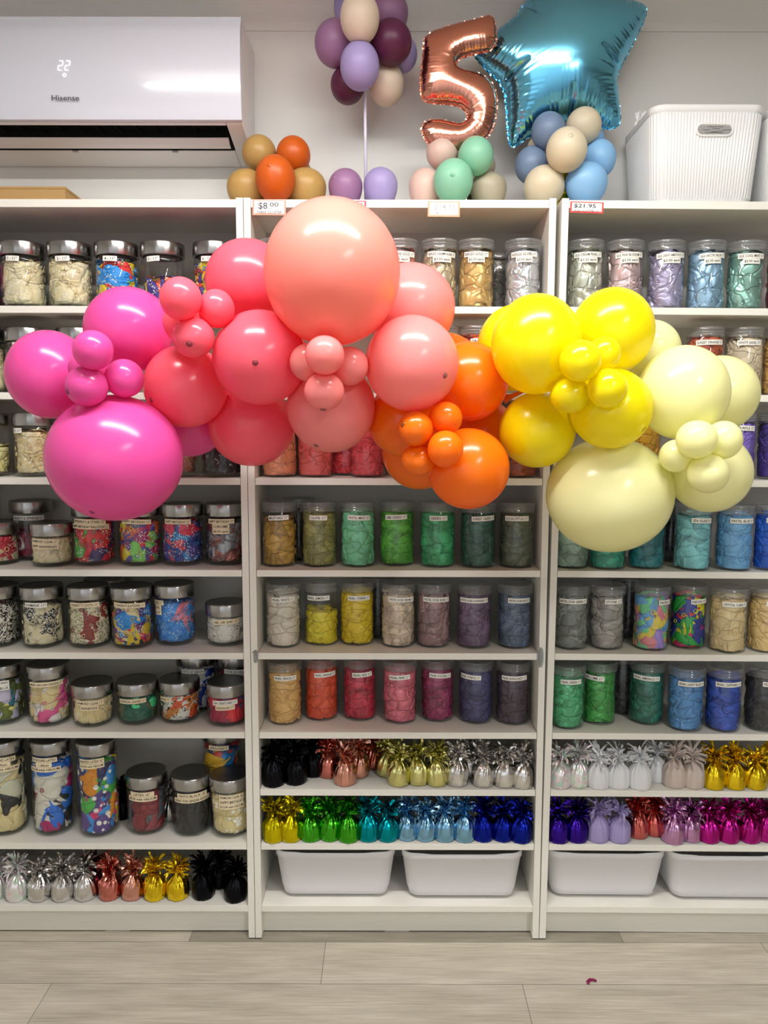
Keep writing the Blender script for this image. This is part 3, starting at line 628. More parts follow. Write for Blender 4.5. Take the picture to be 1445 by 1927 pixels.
# ------------------------------------------------------------------ foil balloon weights
def weight_meshes(seed, soft=False):
    r_ = random.Random(seed); n, nz = 60, 15; V = []; Fc = []
    ph = [r_.uniform(0, 6.28) for _ in range(6)]; fr = [9, 13, 17, 22, 5, 27]; tw = r_.uniform(-.5, .5)
    for i in range(nz + 1):
        t = i / nz; z = .071 * t
        base = .0300 + .0025 * math.sin(PI * min(1, t / .6)) if t < .5 else .0315 - .0262 * ((t - .5) / .5) ** 2.1
        if i == 0: base = .0290
        for k in range(n):
            a = 2 * PI * k / n
            pl = sum(math.sin(fr[q] * a + ph[q] + (1.2 * q - 2.5) * t) for q in range(6)) / 4
            am = (.05 + .30 * max(0, t - .35)) * (.8 if soft else 1)
            r = base * (1 + am * pl + (0 if soft else r_.uniform(-.007, .007) * (1 if i else .2)))
            V.append((r * math.cos(a + tw * t), r * math.sin(a + tw * t), z + (0 if i == 0 else r_.uniform(-.0006, .0006))))
    for i in range(nz):
        for k in range(n): Fc.append((i * n + k, i * n + (k + 1) % n, (i + 1) * n + (k + 1) % n, (i + 1) * n + k))
    Fc.append(tuple(range(n))[::-1]); Fc.append(tuple(nz * n + k for k in range(n)))
    body = mesh('wrapped_body', V, Fc, True, [STEEL])
    V = []; Fc = []
    for k in range(60 if soft else 84):
        az = r_.uniform(0, 2 * PI); el = math.asin(r_.uniform(-.05, 1)); L = r_.uniform(.024, .056)
        d = Vector((math.cos(el) * math.cos(az), math.cos(el) * math.sin(az), math.sin(el)))
        side = d.cross(Vector((r_.uniform(-1, 1), r_.uniform(-1, 1), r_.uniform(-1, 1)))).normalized()
        w = r_.uniform(.0020, .0040); o = len(V); p = Vector((r_.uniform(-.004, .004), r_.uniform(-.004, .004), .074 + r_.uniform(-.004, .022)))
        bend = side.cross(d) * r_.uniform(-.7, .7) + Vector((0, 0, -.28))
        rx = r_.uniform(.033, .04)
        for i in range(6):
            t = i / 5; q = p + d * (L * t) + bend * (L * t * t * .7)
            rr = math.hypot(q.x, q.y)
            if rr > rx: q.x *= rx / rr; q.y *= rx / rr; q.z -= (rr - rx) * .5
            q.z = min(q.z, .1335 - .004 * math.sin(k * 7 + i))
            sd = (side + d.cross(side) * (r_.uniform(-.8, .8) * t)).normalized()
            V += [tuple(q - sd * w), tuple(q + sd * w)]
        for i in range(5): Fc.append((o + 2 * i, o + 2 * i + 1, o + 2 * i + 3, o + 2 * i + 2))
    return body, mesh('foil_frill', V, Fc, False, [STEEL])
WM = [weight_meshes(200 + k) for k in range(6)]; WMS = [weight_meshes(300 + k, True) for k in range(3)]
def foil(name, c, rough=.2): return pbr('foil_' + name, c, rough, 1., bump=.12, bscale=130)
def irid():
    mt, nt, out = new_mat('iridescent_film')
    b = N(nt, 'BsdfPrincipled', Roughness=.25, Metallic=.55)
    tc = N(nt, 'TexCoord'); no = N(nt, 'TexNoise', Scale=45., Detail=2.); cr = N(nt, 'ValToRGB')
    for i, (p, c) in enumerate([(.3, (190, 235, 205)), (.42, (225, 232, 225)), (.5, (238, 236, 236)), (.58, (235, 205, 215)), (.68, (180, 225, 215))]):
        e = cr.color_ramp.elements[i] if i < 2 else cr.color_ramp.elements.new(p)
        e.position = p; e.color = lin(c)
    nt.links.new(tc.outputs['Object'], no.inputs['Vector']); nt.links.new(no.outputs['Fac'], cr.inputs[0])
    nt.links.new(cr.outputs[0], b.inputs['Base Color']); nt.links.new(b.outputs[0], out.inputs[0]); return mt
FO = {'iridescent': irid(), 'silver': foil('silver', (214, 212, 210)), 'copper rose': foil('copper', (206, 122, 108)), 'rose gold': foil('rose', (216, 156, 138)), 'gold': foil('gold', (236, 204, 40)),
      'black': foil('black', (26, 26, 30), .3), 'pale gold': foil('pale', (210, 206, 136)), 'lime gold': foil('limegold', (210, 196, 20)), 'green': foil('green', (70, 172, 40)),
      'teal': foil('teal', (10, 148, 160)), 'light blue': foil('ltblue', (130, 180, 214)), 'navy blue': foil('navy', (22, 36, 150)), 'white': pbr('white_satin', (222, 224, 228), .5),
      'champagne': pbr('champagne_satin', (198, 184, 176), .5), 'violet blue': foil('violet', (58, 26, 150)), 'lilac': pbr('lilac_satin', (158, 146, 196), .5),
      'red copper': foil('redcopper', (214, 110, 104)), 'pink lilac': foil('pinklilac', (202, 150, 198)), 'magenta': foil('magenta', (184, 34, 140)), 'maroon': foil('maroon', (110, 30, 44))}
WROW = [('left', BOT, 'bottom shelf', [('iridescent', -9, 1697), ('iridescent', 33, 1700), ('silver', 75, 1700), ('silver', 119, 1700), ('silver', 161, 1699), ('maroon', 178, 1688), ('copper rose', 207, 1698), ('rose gold', 250, 1698), ('gold', 292, 1699), ('gold', 335, 1698), ('black', 383, 1697), ('black', 413, 1675), ('black', 443, 1702)]),
        ('left', .284, 'shelf of tall jars', [('black', 231, 1545), ('silver', 319, 1548)]),
        ('middle', .442, 'upper weight shelf', [('black', 511, 1484), ('black', 556, 1480), ('black', 590, 1465), ('black', 530, 1462), ('copper rose', 618, 1467), ('rose gold', 649, 1482), ('rose gold', 674, 1467), ('copper rose', 700, 1450), ('pale gold', 729, 1465), ('pale gold', 750, 1483), ('pale gold', 787, 1481), ('pale gold', 822, 1483), ('silver', 860, 1483), ('silver', 884, 1466), ('silver', 909, 1484), ('silver', 949, 1485), ('silver', 985, 1487)]),
        ('middle', .284, 'lower weight shelf', [('lime gold', 511, 1589), ('lime gold', 548, 1588), ('green', 585, 1587), ('green', 621, 1586), ('green', 656, 1589), ('teal', 693, 1587), ('teal', 729, 1587), ('light blue', 766, 1585), ('light blue', 800, 1586), ('light blue', 837, 1587), ('light blue', 874, 1588), ('navy blue', 909, 1587), ('navy blue', 946, 1587), ('navy blue', 983, 1590)]),
        ('right', .442, 'upper weight shelf', [('iridescent', 1052, 1487), ('iridescent', 1087, 1485), ('white', 1125, 1488), ('white', 1163, 1488), ('white', 1203, 1491), ('white', 1235, 1475), ('champagne', 1268, 1486), ('champagne', 1303, 1487), ('gold', 1342, 1489), ('gold', 1381, 1489), ('gold', 1420, 1489), ('gold', 1450, 1474)]),
        ('right', .284, 'lower weight shelf', [('violet blue', 1049, 1590), ('violet blue', 1085, 1589), ('lilac', 1124, 1589), ('lilac', 1164, 1590), ('red copper', 1199, 1581), ('red copper', 1230, 1577), ('pink lilac', 1265, 1592), ('pink lilac', 1299, 1588), ('magenta', 1333, 1590), ('magenta', 1370, 1590), ('magenta', 1409, 1590), ('magenta', 1441, 1588)])]
ORD = ['first', 'second', 'third', 'fourth', 'fifth', 'sixth']
def place_weight(x, y, z, kind, label, lean=0.):
    soft = kind in ('white', 'champagne', 'lilac')
    b, f = rnd.choice(WMS if soft else WM)
    t = thing('foil_balloon_weight', label, 'balloon weight', (x, y, z), rnd.uniform(0, 6.28), 'foil balloon weights')
    link('wrapped_body', b, t, None, 0, FO[kind]); link('foil_frill', f, t, None, 0, FO[kind])
    t.scale = (1, 1, rnd.uniform(.96, 1.04)); return t
for case, zs, sname, items in WROW:
    tot = {}; seen = {}
    for k, u, v in items: tot[k] = tot.get(k, 0) + 1
    for k, u, v in sorted(items, key=lambda q: q[1]):
        i = seen.get(k, 0); seen[k] = i + 1
        p = at_z(u, v, shelf_z(case, zs, at_y(u, v, .03)[0])); y = p[1] + .0305
        y = min(max(y, .026), .22); x = at_y(u, v - 25, y)[0]
        x0 = CASE[case][0]; x = min(max(x, x0 + TH + .034), x0 + .8 - TH - .034 + zs * math.sin(CASE[case][1]))
        which = '' if tot[k] == 1 else ' %s from the left' % ORD[i]
        sh = 'on the bottom shelf' if 'bottom' in sname else 'behind the short jars' if 'jars' in sname else 'on the ' + sname
        place_weight(x, y, shelf_z(case, zs, x) + .0004, k, '%s foil balloon weight%s %s, %s' % (k, which, sh, ROWN[case]))

# ------------------------------------------------------------------ storage bins and basket
def ring(w, d, r, z, n=10, wob=None):
    pts = []
    for cx, cy, a0 in ((w / 2 - r, -d / 2 + r, -PI / 2), (w / 2 - r, d / 2 - r, 0), (-w / 2 + r, d / 2 - r, PI / 2), (-w / 2 + r, -d / 2 + r, PI)):
        for k in range(n + 1):
            a = a0 + PI / 2 * k / n; pts.append((cx + r * math.cos(a), cy + r * math.sin(a), z))
    return pts
def dense(pts, step):
    out = []
    for i in range(len(pts)):
        a, b = Vector(pts[i]), Vector(pts[(i + 1) % len(pts)]); m_ = max(1, int(round((b - a).length / step)))
        for k in range(m_): out.append(a.lerp(b, k / m_))
    return out
def loft(rings):
    V = []; Fc = []; n = len(rings[0])
    for r in rings: V += [tuple(p) for p in r]
    for i in range(len(rings) - 1):
        for k in range(n): Fc.append((i * n + k, i * n + (k + 1) % n, (i + 1) * n + (k + 1) % n, (i + 1) * n + k))
    return V, Fc, n
BINM = pbr('white_bin_plastic', (222, 222, 226), .4)
def storage_bin(x, y, z, w, label, lean=0.):
    t = thing('storage_bin', label, 'storage box', (x, y, z), 0, 'white storage bins on the bottom shelves'); t.rotation_euler = (0, lean, 0)
    d, h = .235, .150
    def dip(pts):
        out = []
        for p in dense(pts, .02):
            s = min(1, max(0, (w * .36 - abs(p[0])) / .04)); s = s * s * (3 - 2 * s)
            out.append(Vector((p[0], p[1], p[2] - .006 * s)))
        return out
    def rg(k, dz, inset, r): return dense(ring(w - .034 * (1 - k) - inset, d - .03 * (1 - k) - inset, r, dz), .02)
    base = ring(w - .034, d - .03, .03, 0)
    prof = [(0., .0006, .09, .02), (0., .0006, .058, .026), (.0, .003, .036, .03), (.0, .008, .019, .033), (.0, .016, .007, .034), (.1, .026, .0015, .035), (.18, .036, 0, .035), (.9, h - .022, 0, .036), (.92, h - .0205, -.004, .037), (1, h - .003, -.004, .037), (1, h, -.002, .037), (1, h - .001, .003, .036), (.9, h - .025, .006, .034), (.05, .012, .008, .03), (0, .006, .03, .02)]
    rings = []
    for k, dz, ins, r in prof:
        pts = ring(w - .034 * (1 - k) - ins, d - .03 * (1 - k) - ins, r, dz)
        q = []
        for i in range(len(pts)):                       # fixed subdivision so that the rings match
            a, b = Vector(pts[i]), Vector(pts[(i + 1) % len(pts)]); mm = 12 if i % 11 == 10 else 1
            for j in range(mm): q.append(a.lerp(b, j / mm))
        if dz > h - .005:
            for p in q:
                s = min(1, max(0, (w * .38 - abs(p.x)) / .05)); p.z -= .004 * s * s * (3 - 2 * s)
        rings.append(q)
    V, Fc, n = loft(rings); Fc.append(tuple(range(n))[::-1]); Fc.append(tuple((len(rings) - 1) * n + k for k in range(n)))
    link('bin_body', mesh('bin_body', V, Fc, True, [BINM]), t)
    return t
def bin_px(case, ul, ur, v, label):
    z = shelf_z(case, BOT, at_y((ul + ur) / 2, v, .02)[0])
    a, b = at_z(ul, v, z), at_z(ur, v, z); yf = max(.012, (a[1] + b[1]) / 2)
    xa, xb = at_y(ul, v - 80, yf)[0], at_y(ur, v - 80, yf)[0]
    storage_bin((xa + xb) / 2, yf + .235 / 2, z + .0004, xb - xa, label, CASE[case][1])
bin_px('middle', 517, 743, 1697, 'white plastic storage bin under the lime and green weights')
bin_px('middle', 757, 985, 1700, 'white plastic storage bin with a black speck, under the light blue weights')
bin_px('right', 1031, 1255, 1698, 'white plastic storage bin under the violet and lilac weights')
bin_px('right', 1262, 1486, 1703, 'white plastic storage bin cut off at the photo edge, under magenta weights')

BSK = pbr('white_basket_plastic', (232, 233, 234), .4)
def basket(x0, x1, yf, z, h, label, handle=True):
    w, d = x1 - x0, .25
    t = thing('ribbed_basket', label, 'basket', ((x0 + x1) / 2, yf + d / 2, z), 0, 'ribbed white baskets')
    rings = []; nr = 124
    def contour(wi, di, r, zz, amp):
        pts = ring(wi, di, r, zz, 8); P = [Vector(p) for p in pts] + [Vector(pts[0])]
        L = [0]
        for i in range(len(P) - 1): L.append(L[-1] + (P[i + 1] - P[i]).length)
        out = []; M_ = nr * 4; i = 0
        for k in range(M_):
            s = L[-1] * k / M_
            while L[i + 1] < s: i += 1
            p = P[i].lerp(P[i + 1], (s - L[i]) / (L[i + 1] - L[i])); dd = (P[i + 1] - P[i]).normalized(); nrm = Vector((dd.y, -dd.x, 0))
            out.append(p + nrm * amp * (abs(math.sin(k / 4 * PI)) ** .7))
        return out
    for k, zz, ins, amp in [(0, .004, .02, 0), (0, .0, .012, 0), (.02, .004, .0, 0), (.06, .015, .0, 0), (.07, .017, 0, .0042), (.93, h - .022, 0, .0042), (.94, h - .02, 0, 0), (.95, h - .018, -.006, 0), (1, h - .002, -.006, 0), (1, h, -.002, 0), (1, h - .002, .006, 0), (.5, h * .5, .008, 0), (.02, .008, .01, 0)]:
        kk = w - .034 * (1 - k); rings.append(contour(kk - ins, d - .03 * (1 - k) - ins, .035, zz, amp))
    V, Fc, n = loft(rings); Fc.append(tuple(range(n))[::-1]); Fc.append(tuple((len(rings) - 1) * n + k for k in range(n)))
    bb_ = link('basket_body', mesh('basket_body', V, Fc, True, [BSK]), t)
    if handle:
        yy = -d / 2 + .0005; hz = h - .062; hw, hh = .043, .0115; mb = MB()
        path = [(.0145 + hw - hh + (hh + .003) * math.cos(a) if abs(a) < PI / 2 + .01 else .0145 - hw + hh + (hh + .003) * math.cos(a), yy, hz + (hh + .003) * math.sin(a)) for a in [(-PI / 2 + k * PI / 10) for k in range(11)] + [PI / 2 + .011 + k * PI / 10 for k in range(11)]]
        path.append(path[0]); mb.tube(path, .0033, 8, 0, False)
        link('handle_rim', mb.mesh('handle_rim', [BSK]), bb_)
        g_ = MB(); V = [(p[0], yy - .0016, p[2]) for p in path[:-1]]; g_.add(V, [tuple(range(len(V)))], 0)
        for k, (sx, sz, w_) in enumerate([(0, .007, .04), (.003, .002, .02), (-.022, -.001, .018), (.03, -.001, .022), (.004, -.005, .028), (.0, -.008, .05)]):
            r2 = random.Random(k); q = [(.0145 + sx - w_ / 2 + w_ * i / 8, yy - .0022, hz + sz + r2.uniform(-.001, .001)) for i in range(9)]
            g_.tube(q, .00035, 5, 1, False)
        link('handle_card', g_.mesh('handle_card', [pbr('grey_card', (150, 150, 148), .6), INK]), bb_)
    return t
zb = shelf_z('right', TOPZ, .79)
bk = basket(.645, .934, .021, zb + .0006, .243, 'ribbed white plastic basket with an oval handle, top of right bookcase')
basket(.952, 1.18, .021, shelf_z('right', TOPZ, 1.06) + .0006, .243, 'second ribbed white basket cut off at the photo edge', False)
# crumpled white tissue poking out at the basket's side
p = at_y(1203, 224, .16); V = []; Fc = []; r_ = random.Random(5); n = 9
for i in range(n):
    for j in range(n):
        a, b = i / (n - 1) - .5, j / (n - 1) - .5
        V.append((a * .03 + r_.uniform(-.003, .003), .02 * math.sin(6 * a) * b + r_.uniform(-.004, .004), b * .045 + a * .01))
Fc = [(i * n + j, i * n + j + 1, (i + 1) * n + j + 1, (i + 1) * n + j) for i in range(n - 1) for j in range(n - 1)]
o = link('tissue_paper', mesh('tissue_paper', V, Fc, False, [pbr('white_tissue', (235, 235, 236), .7)]), None, (p[0] + .004, .16, p[2] - .004))
o.modifiers.new('t', 'SOLIDIFY').thickness = .001
tag(o, 'crumpled white tissue poking out beside the ribbed basket', 'tissue')

# ------------------------------------------------------------------ cardboard box on the left bookcase
CARD = pbr('cardboard', (176, 140, 88), .75, bump=.1, bscale=120)
a = at_y(122, 351, .075); b = at_y(143, 373, .2)
t = thing('cardboard_box', 'flat brown cardboard box on top of the left bookcase', 'box', (0, 0, 0))
bz = a[2]
mb = MB().box(-1.19, a[0], .075, .22, TOPZ + .0004, bz - .004)
bevel(link('box_tray', mb.mesh('box_tray', [CARD]), t), .001)
bevel(link('box_lid', MB().box(-1.192, a[0] + .0015, .0735, .2215, bz - .006, bz).mesh('box_lid', [CARD]), t), .001)

# ------------------------------------------------------------------ air conditioner
AC = thing('air_conditioner', 'white wall air conditioner with a glowing temperature display', 'air conditioner')
ACW = pbr('ac_white_plastic', (214, 218, 230), .13); ACB = pbr('ac_body_plastic', (226, 222, 222), .4)
XL, XR = -1.36, -.411
yF = .062
def extr(mb, prof, x0, x1, mi=0, sm=False):
    n = len(prof); V = [(x, y, z) for x in (x0, x1) for y, z in prof]
    Fc = [(i, (i + 1) % n, n + (i + 1) % n, n + i) for i in range(n)] + [tuple(range(n))[::-1], tuple(n + i for i in range(n))]
    mb.add(V, Fc, mi, sm)
def upt(v):                              # point on the sloping underside seen at photograph row v
    A, B = np.array([yF + .012, 2.229]), np.array([.288, 2.189])
    lo, hi = 0., 1.
    for _ in range(40):
        k = (lo + hi) / 2; q = A + (B - A) * k; c = RM.T @ (np.array([-.6, q[0], q[1]]) - CP); vv = IH / 2 - F * c[2] / c[1]
        if vv < v: lo = k
        else: hi = k
    return tuple(A + (B - A) * lo)
s1, s2, s3 = upt(237), upt(284), upt(260)
nrm = (0.04, .05)
body = MB()
prof_n = [(.288, 2.508), (.1, 2.5), (yF + .012, 2.478), (yF + .012, 2.229), s1, (s1[0] + .012, s1[1] + .05), (s2[0] + .005, s2[1] + .055), s2, (.288, 2.189)]
prof_c = [(.288, 2.508), (.1, 2.5), (yF + .012, 2.478), (yF + .012, 2.229), (.288, 2.189)]
extr(body, prof_n, XL, -.455); extr(body, prof_c, -.4552, XR - .003)
ACBODY = bevel(link('ac_body', body.mesh('ac_body', [ACB]), AC), .003, 2)
fp = MB(); pf = []
for k in range(15):
    t_ = k / 14; z = 2.486 - .252 * t_; bulge = .012 * math.sin(PI * t_) ** .8
    pf.append((yF - bulge + (.012 * max(0, .12 - t_) / .12) ** 1, z))
pf += [(yF + .010, 2.231), (yF + .012, 2.24), (yF + .012, 2.49), (yF + .02, 2.494), (yF + .013, 2.4935)]
extr(fp, pf, XL, XR, 0, False)
o = link('front_panel', fp.mesh('front_panel', [ACW]), AC); FPN = o; bevel(o, .004, 3)
for p_ in o.data.polygons: p_.use_smooth = len(p_.vertices) == 4
lv = MB(); q = np.array(s3); dv = np.array([.034, -.016]); nv = np.array([-.002, -.004])
ln = [q, q + dv * .5 + nv * .9, q + dv, q + dv - nv * .7, q + dv * .5 + nv * .1, q - nv * .7]
extr(lv, [tuple(p_) for p_ in ln], XL + .02, -.462)
bevel(link('louvre_flap', lv.mesh('louvre_flap', [ACB]), AC), .0008)
ao = link('air_outlet', MB().box(XL + .02, -.4556, s1[0] + .013, s2[0] + .004, s1[1] + .030, s1[1] + .034).box(XL + .02, -.4556, s2[0] - .0015, s2[0] - .0002, s2[1] + .001, s1[1] + .031).mesh('air_outlet', [pbr('outlet_black', (16, 17, 20), .5)]), AC)
vn = MB()
for k in range(16):
    x = -1.3 + k * .053; vn.box(x, x + .002, s1[0] + .03, s2[0] - .004, s1[1] + .022, s1[1] + .03)
link('air_vane', vn.mesh('air_vane', [pbr('vane_black', (30, 31, 34), .5)]), ao)
for u in (142, 330):
    x = at_y(u, 283, s2[0])[0]; bevel(link('clip_tab', MB().box(x - .008, x + .008, s2[0] - .003, s2[0] + .004, s2[1] - .006, s2[1] - .0008).mesh('clip_tab', [ACB]), ACBODY), .0008)
text_geo(['Hisense', '$8', '.', '00', 'TABLE CLUSTER', '$24.95', '$21.95', 'FOIL CLUSTER -12"', '$14.95', 'NUM # CLUSTER', 'STAND CLUSTER'])
mtxt = MB(); c = at_y(123, 184, yF - .0128); flat_text(mtxt, 'Hisense', (c[0], yF - .0128, c[2]), .0715, .0135, 0)
link('brand_lettering', mtxt.mesh('brand_lettering', [pbr('grey_print', (84, 84, 90), .5)]), FPN)
def emis(name, c, st):
    mt, nt, out = new_mat(name); e = N(nt, 'Emission', Strength=st); e.inputs[0].default_value = lin(c); nt.links.new(e.outputs[0], out.inputs[0]); return mt
seg = MB(); yd = yF - .0135
def bar(x0, z0, x1, z1, w=.0019):
    d = Vector((x1 - x0, 0, z1 - z0)).normalized(); nn = Vector((-d.z, 0, d.x)) * w / 2
    A, B = Vector((x0, yd, z0)), Vector((x1, yd, z1)); seg.add([A + nn, A - nn, B - nn, B + nn], [(0, 1, 2, 3)])
for k in (0, 1):
    c = at_y(113.5 + k * 13, 123, yd); w, h, sl = .0055, .0115, .0018; cx, cz = c[0], c[2]
    g_ = .0009
    P = lambda sx, sz: (cx + sx * w + sl * sz, cz + sz * h)
    for (ax, az, bx, bz_) in [(-1, 1, 1, 1), (1, 1, 1, 0), (1, 0, -1, 0), (-1, 0, -1, -1), (-1, -1, 1, -1)]:
        A, B = P(ax, az), P(bx, bz_); dx, dz = B[0] - A[0], B[1] - A[1]; l_ = math.hypot(dx, dz)
        bar(A[0] + dx / l_ * g_, A[1] + dz / l_ * g_, B[0] - dx / l_ * g_, B[1] - dz / l_ * g_)
c = at_y(121, 141, yd)
pts = [(c[0] + .0042 * math.cos(a), c[2] + .0042 * math.sin(a)) for a in [PI / 2 + .6 + k * (2 * PI - 1.2) / 12 for k in range(13)]]
for i in range(12): bar(*pts[i], *pts[i + 1], .0011)
bar(c[0], c[2] + .001, c[0], c[2] + .005, .0011)
link('temperature_display', seg.mesh('temperature_display', [emis('display_glow', (255, 255, 255), 1.6)]), FPN)

# ------------------------------------------------------------------ price tags, hooks, scrap
def price_tag(u0, u1, v0, v1, border, lines, label, tilt=0., ink=(30, 30, 34)):
    y = .0008; a, b = at_y(u0, v0, y), at_y(u1, v1, y); cx, cz = (a[0] + b[0]) / 2, (a[2] + b[2]) / 2; w, h = (b[0] - a[0]) / 2, (a[2] - b[2]) / 2
    mb = MB(); mb.box(-w, w, -.0004, .0004, -h, h, 0)
    bw = .0042; mb.add([(-w + bw, -.0008, -h + bw), (w - bw, -.0008, -h + bw), (w - bw, -.0008, h - bw * .6), (-w + bw, -.0008, h - bw * .6)], [(0, 1, 2, 3)], 1)
    for (tx, cx_, cz_, tw, th_) in lines:
        flat_text(mb, tx, (cx_ * w, -.0012, cz_ * h), tw * 2 * w, th_ * 2 * h, 2)
    o = link('price_tag', mb.mesh('price_tag', [pbr('border_' + str(border), border, .6), pbr('tag_white', (248, 247, 245), .6), pbr('pen_%d_%d_%d' % ink, ink, .6)]), None, (cx, y, cz))
    o.rotation_euler = (0, tilt, 0)
    return tag(o, label, 'price tag', 'handwritten price tags on the top shelves')
price_tag(475, 538, 376, 405, (246, 160, 138), [('$8', -.38, .15, .27, .5), ('.', .0, -.15, .03, .06), ('00', .3, .38, .26, .28), ('TABLE CLUSTER', .0, -.62, .76, .17)], 'orange-bordered price tag reading $8.00 TABLE CLUSTER', .01, (84, 84, 90))
price_tag(626, 689, 378, 407, (214, 60, 84), [('$24.95', .1, .3, .7, .4), ('STAND CLUSTER', 0, -.6, .76, .17)], 'red-bordered price tag almost hidden behind the giant peach balloon')
price_tag(805, 865, 379, 408, (244, 166, 130), [('$14.95', .06, .22, .66, .4), ('NUM # CLUSTER', 0, -.58, .8, .18)], 'orange-bordered price tag with faded writing below the number five', .01, (176, 178, 184))
price_tag(1073, 1135, 380, 401, (226, 66, 66), [('$21.95', -.12, .22, .66, .42), ('FOIL CLUSTER -12"', .02, -.6, .76, .16)], 'red-bordered price tag reading $21.95 FOIL CLUSTER', .03)
CLR = clear('clear_hook_plastic', (235, 238, 238), .12, .08, 1.5)
def hook(u, v, w, h, label, real):
    c = at_y(u, v, 0); t = thing('adhesive_hook', label, 'hook', (c[0], -.0002, c[2]), 0, 'clear adhesive hooks on the bookcase uprights')
    V = []; n = 28
    pl = [(w / 2 * math.copysign(abs(math.cos(a)) ** .6, math.cos(a)), h / 2 * math.copysign(abs(math.sin(a)) ** .8, math.sin(a))) for a in [2 * PI * k / n for k in range(n)]]
    V = [(x, y, z) for y in (0, -.002) for x, z in pl]; Fc = [tuple(range(n)), tuple(n + k for k in range(n))[::-1]] + [(k, (k + 1) % n, n + (k + 1) % n, n + k) for k in range(n)]
    ap = link('adhesive_plate', mesh('adhesive_plate', V, Fc, False, [CLR]), t)
    if real:
        mb = MB().tube([(-.007, -.003, .012), (.0, -.0045, .013), (.006, -.004, .012)], .0018, 8).tube([(.001, -.004, .012), (.001, -.006, 0), (.0005, -.007, -.011), (-.001, -.011, -.014), (-.003, -.013, -.009)], [.0016, .0016, .0015, .0013, .001], 8)
    else:
        mb = MB().tube([(0, -.003, .022), (0, -.008, .012), (0, -.009, -.008), (0, -.004, -.02)], [.003, .0045, .0045, .003], 10)
    link('hook_arm', mb.mesh('hook_arm', [pbr('hook_metal', (170, 166, 158), .3, .8) if real else CLR]), ap)
hook(481, 1235, .012, .036, 'small clear adhesive hook between the left and middle bookcases', True)
hook(1016, 1237, .018, .056, 'clear oval adhesive clip between the middle and right bookcases', False)
p = at_z(1115, 1850, 0)
mb = MB().tube([(-.013, -.006, .003), (-.012, .002, .004), (-.005, .008, .005), (.004, .007, .006), (.011, .004, .004)], [.0035, .0045, .0045, .004, .003], 8)
o = link('balloon_scrap', mb.mesh('balloon_scrap', [latex('scrap_latex', (150, 20, 90))]), None, (p[0], p[1], .0002)); o.scale = (1, 1, .6); o.location.z = .0006
tag(o, 'torn scrap of dark magenta balloon on the floor', 'scrap')

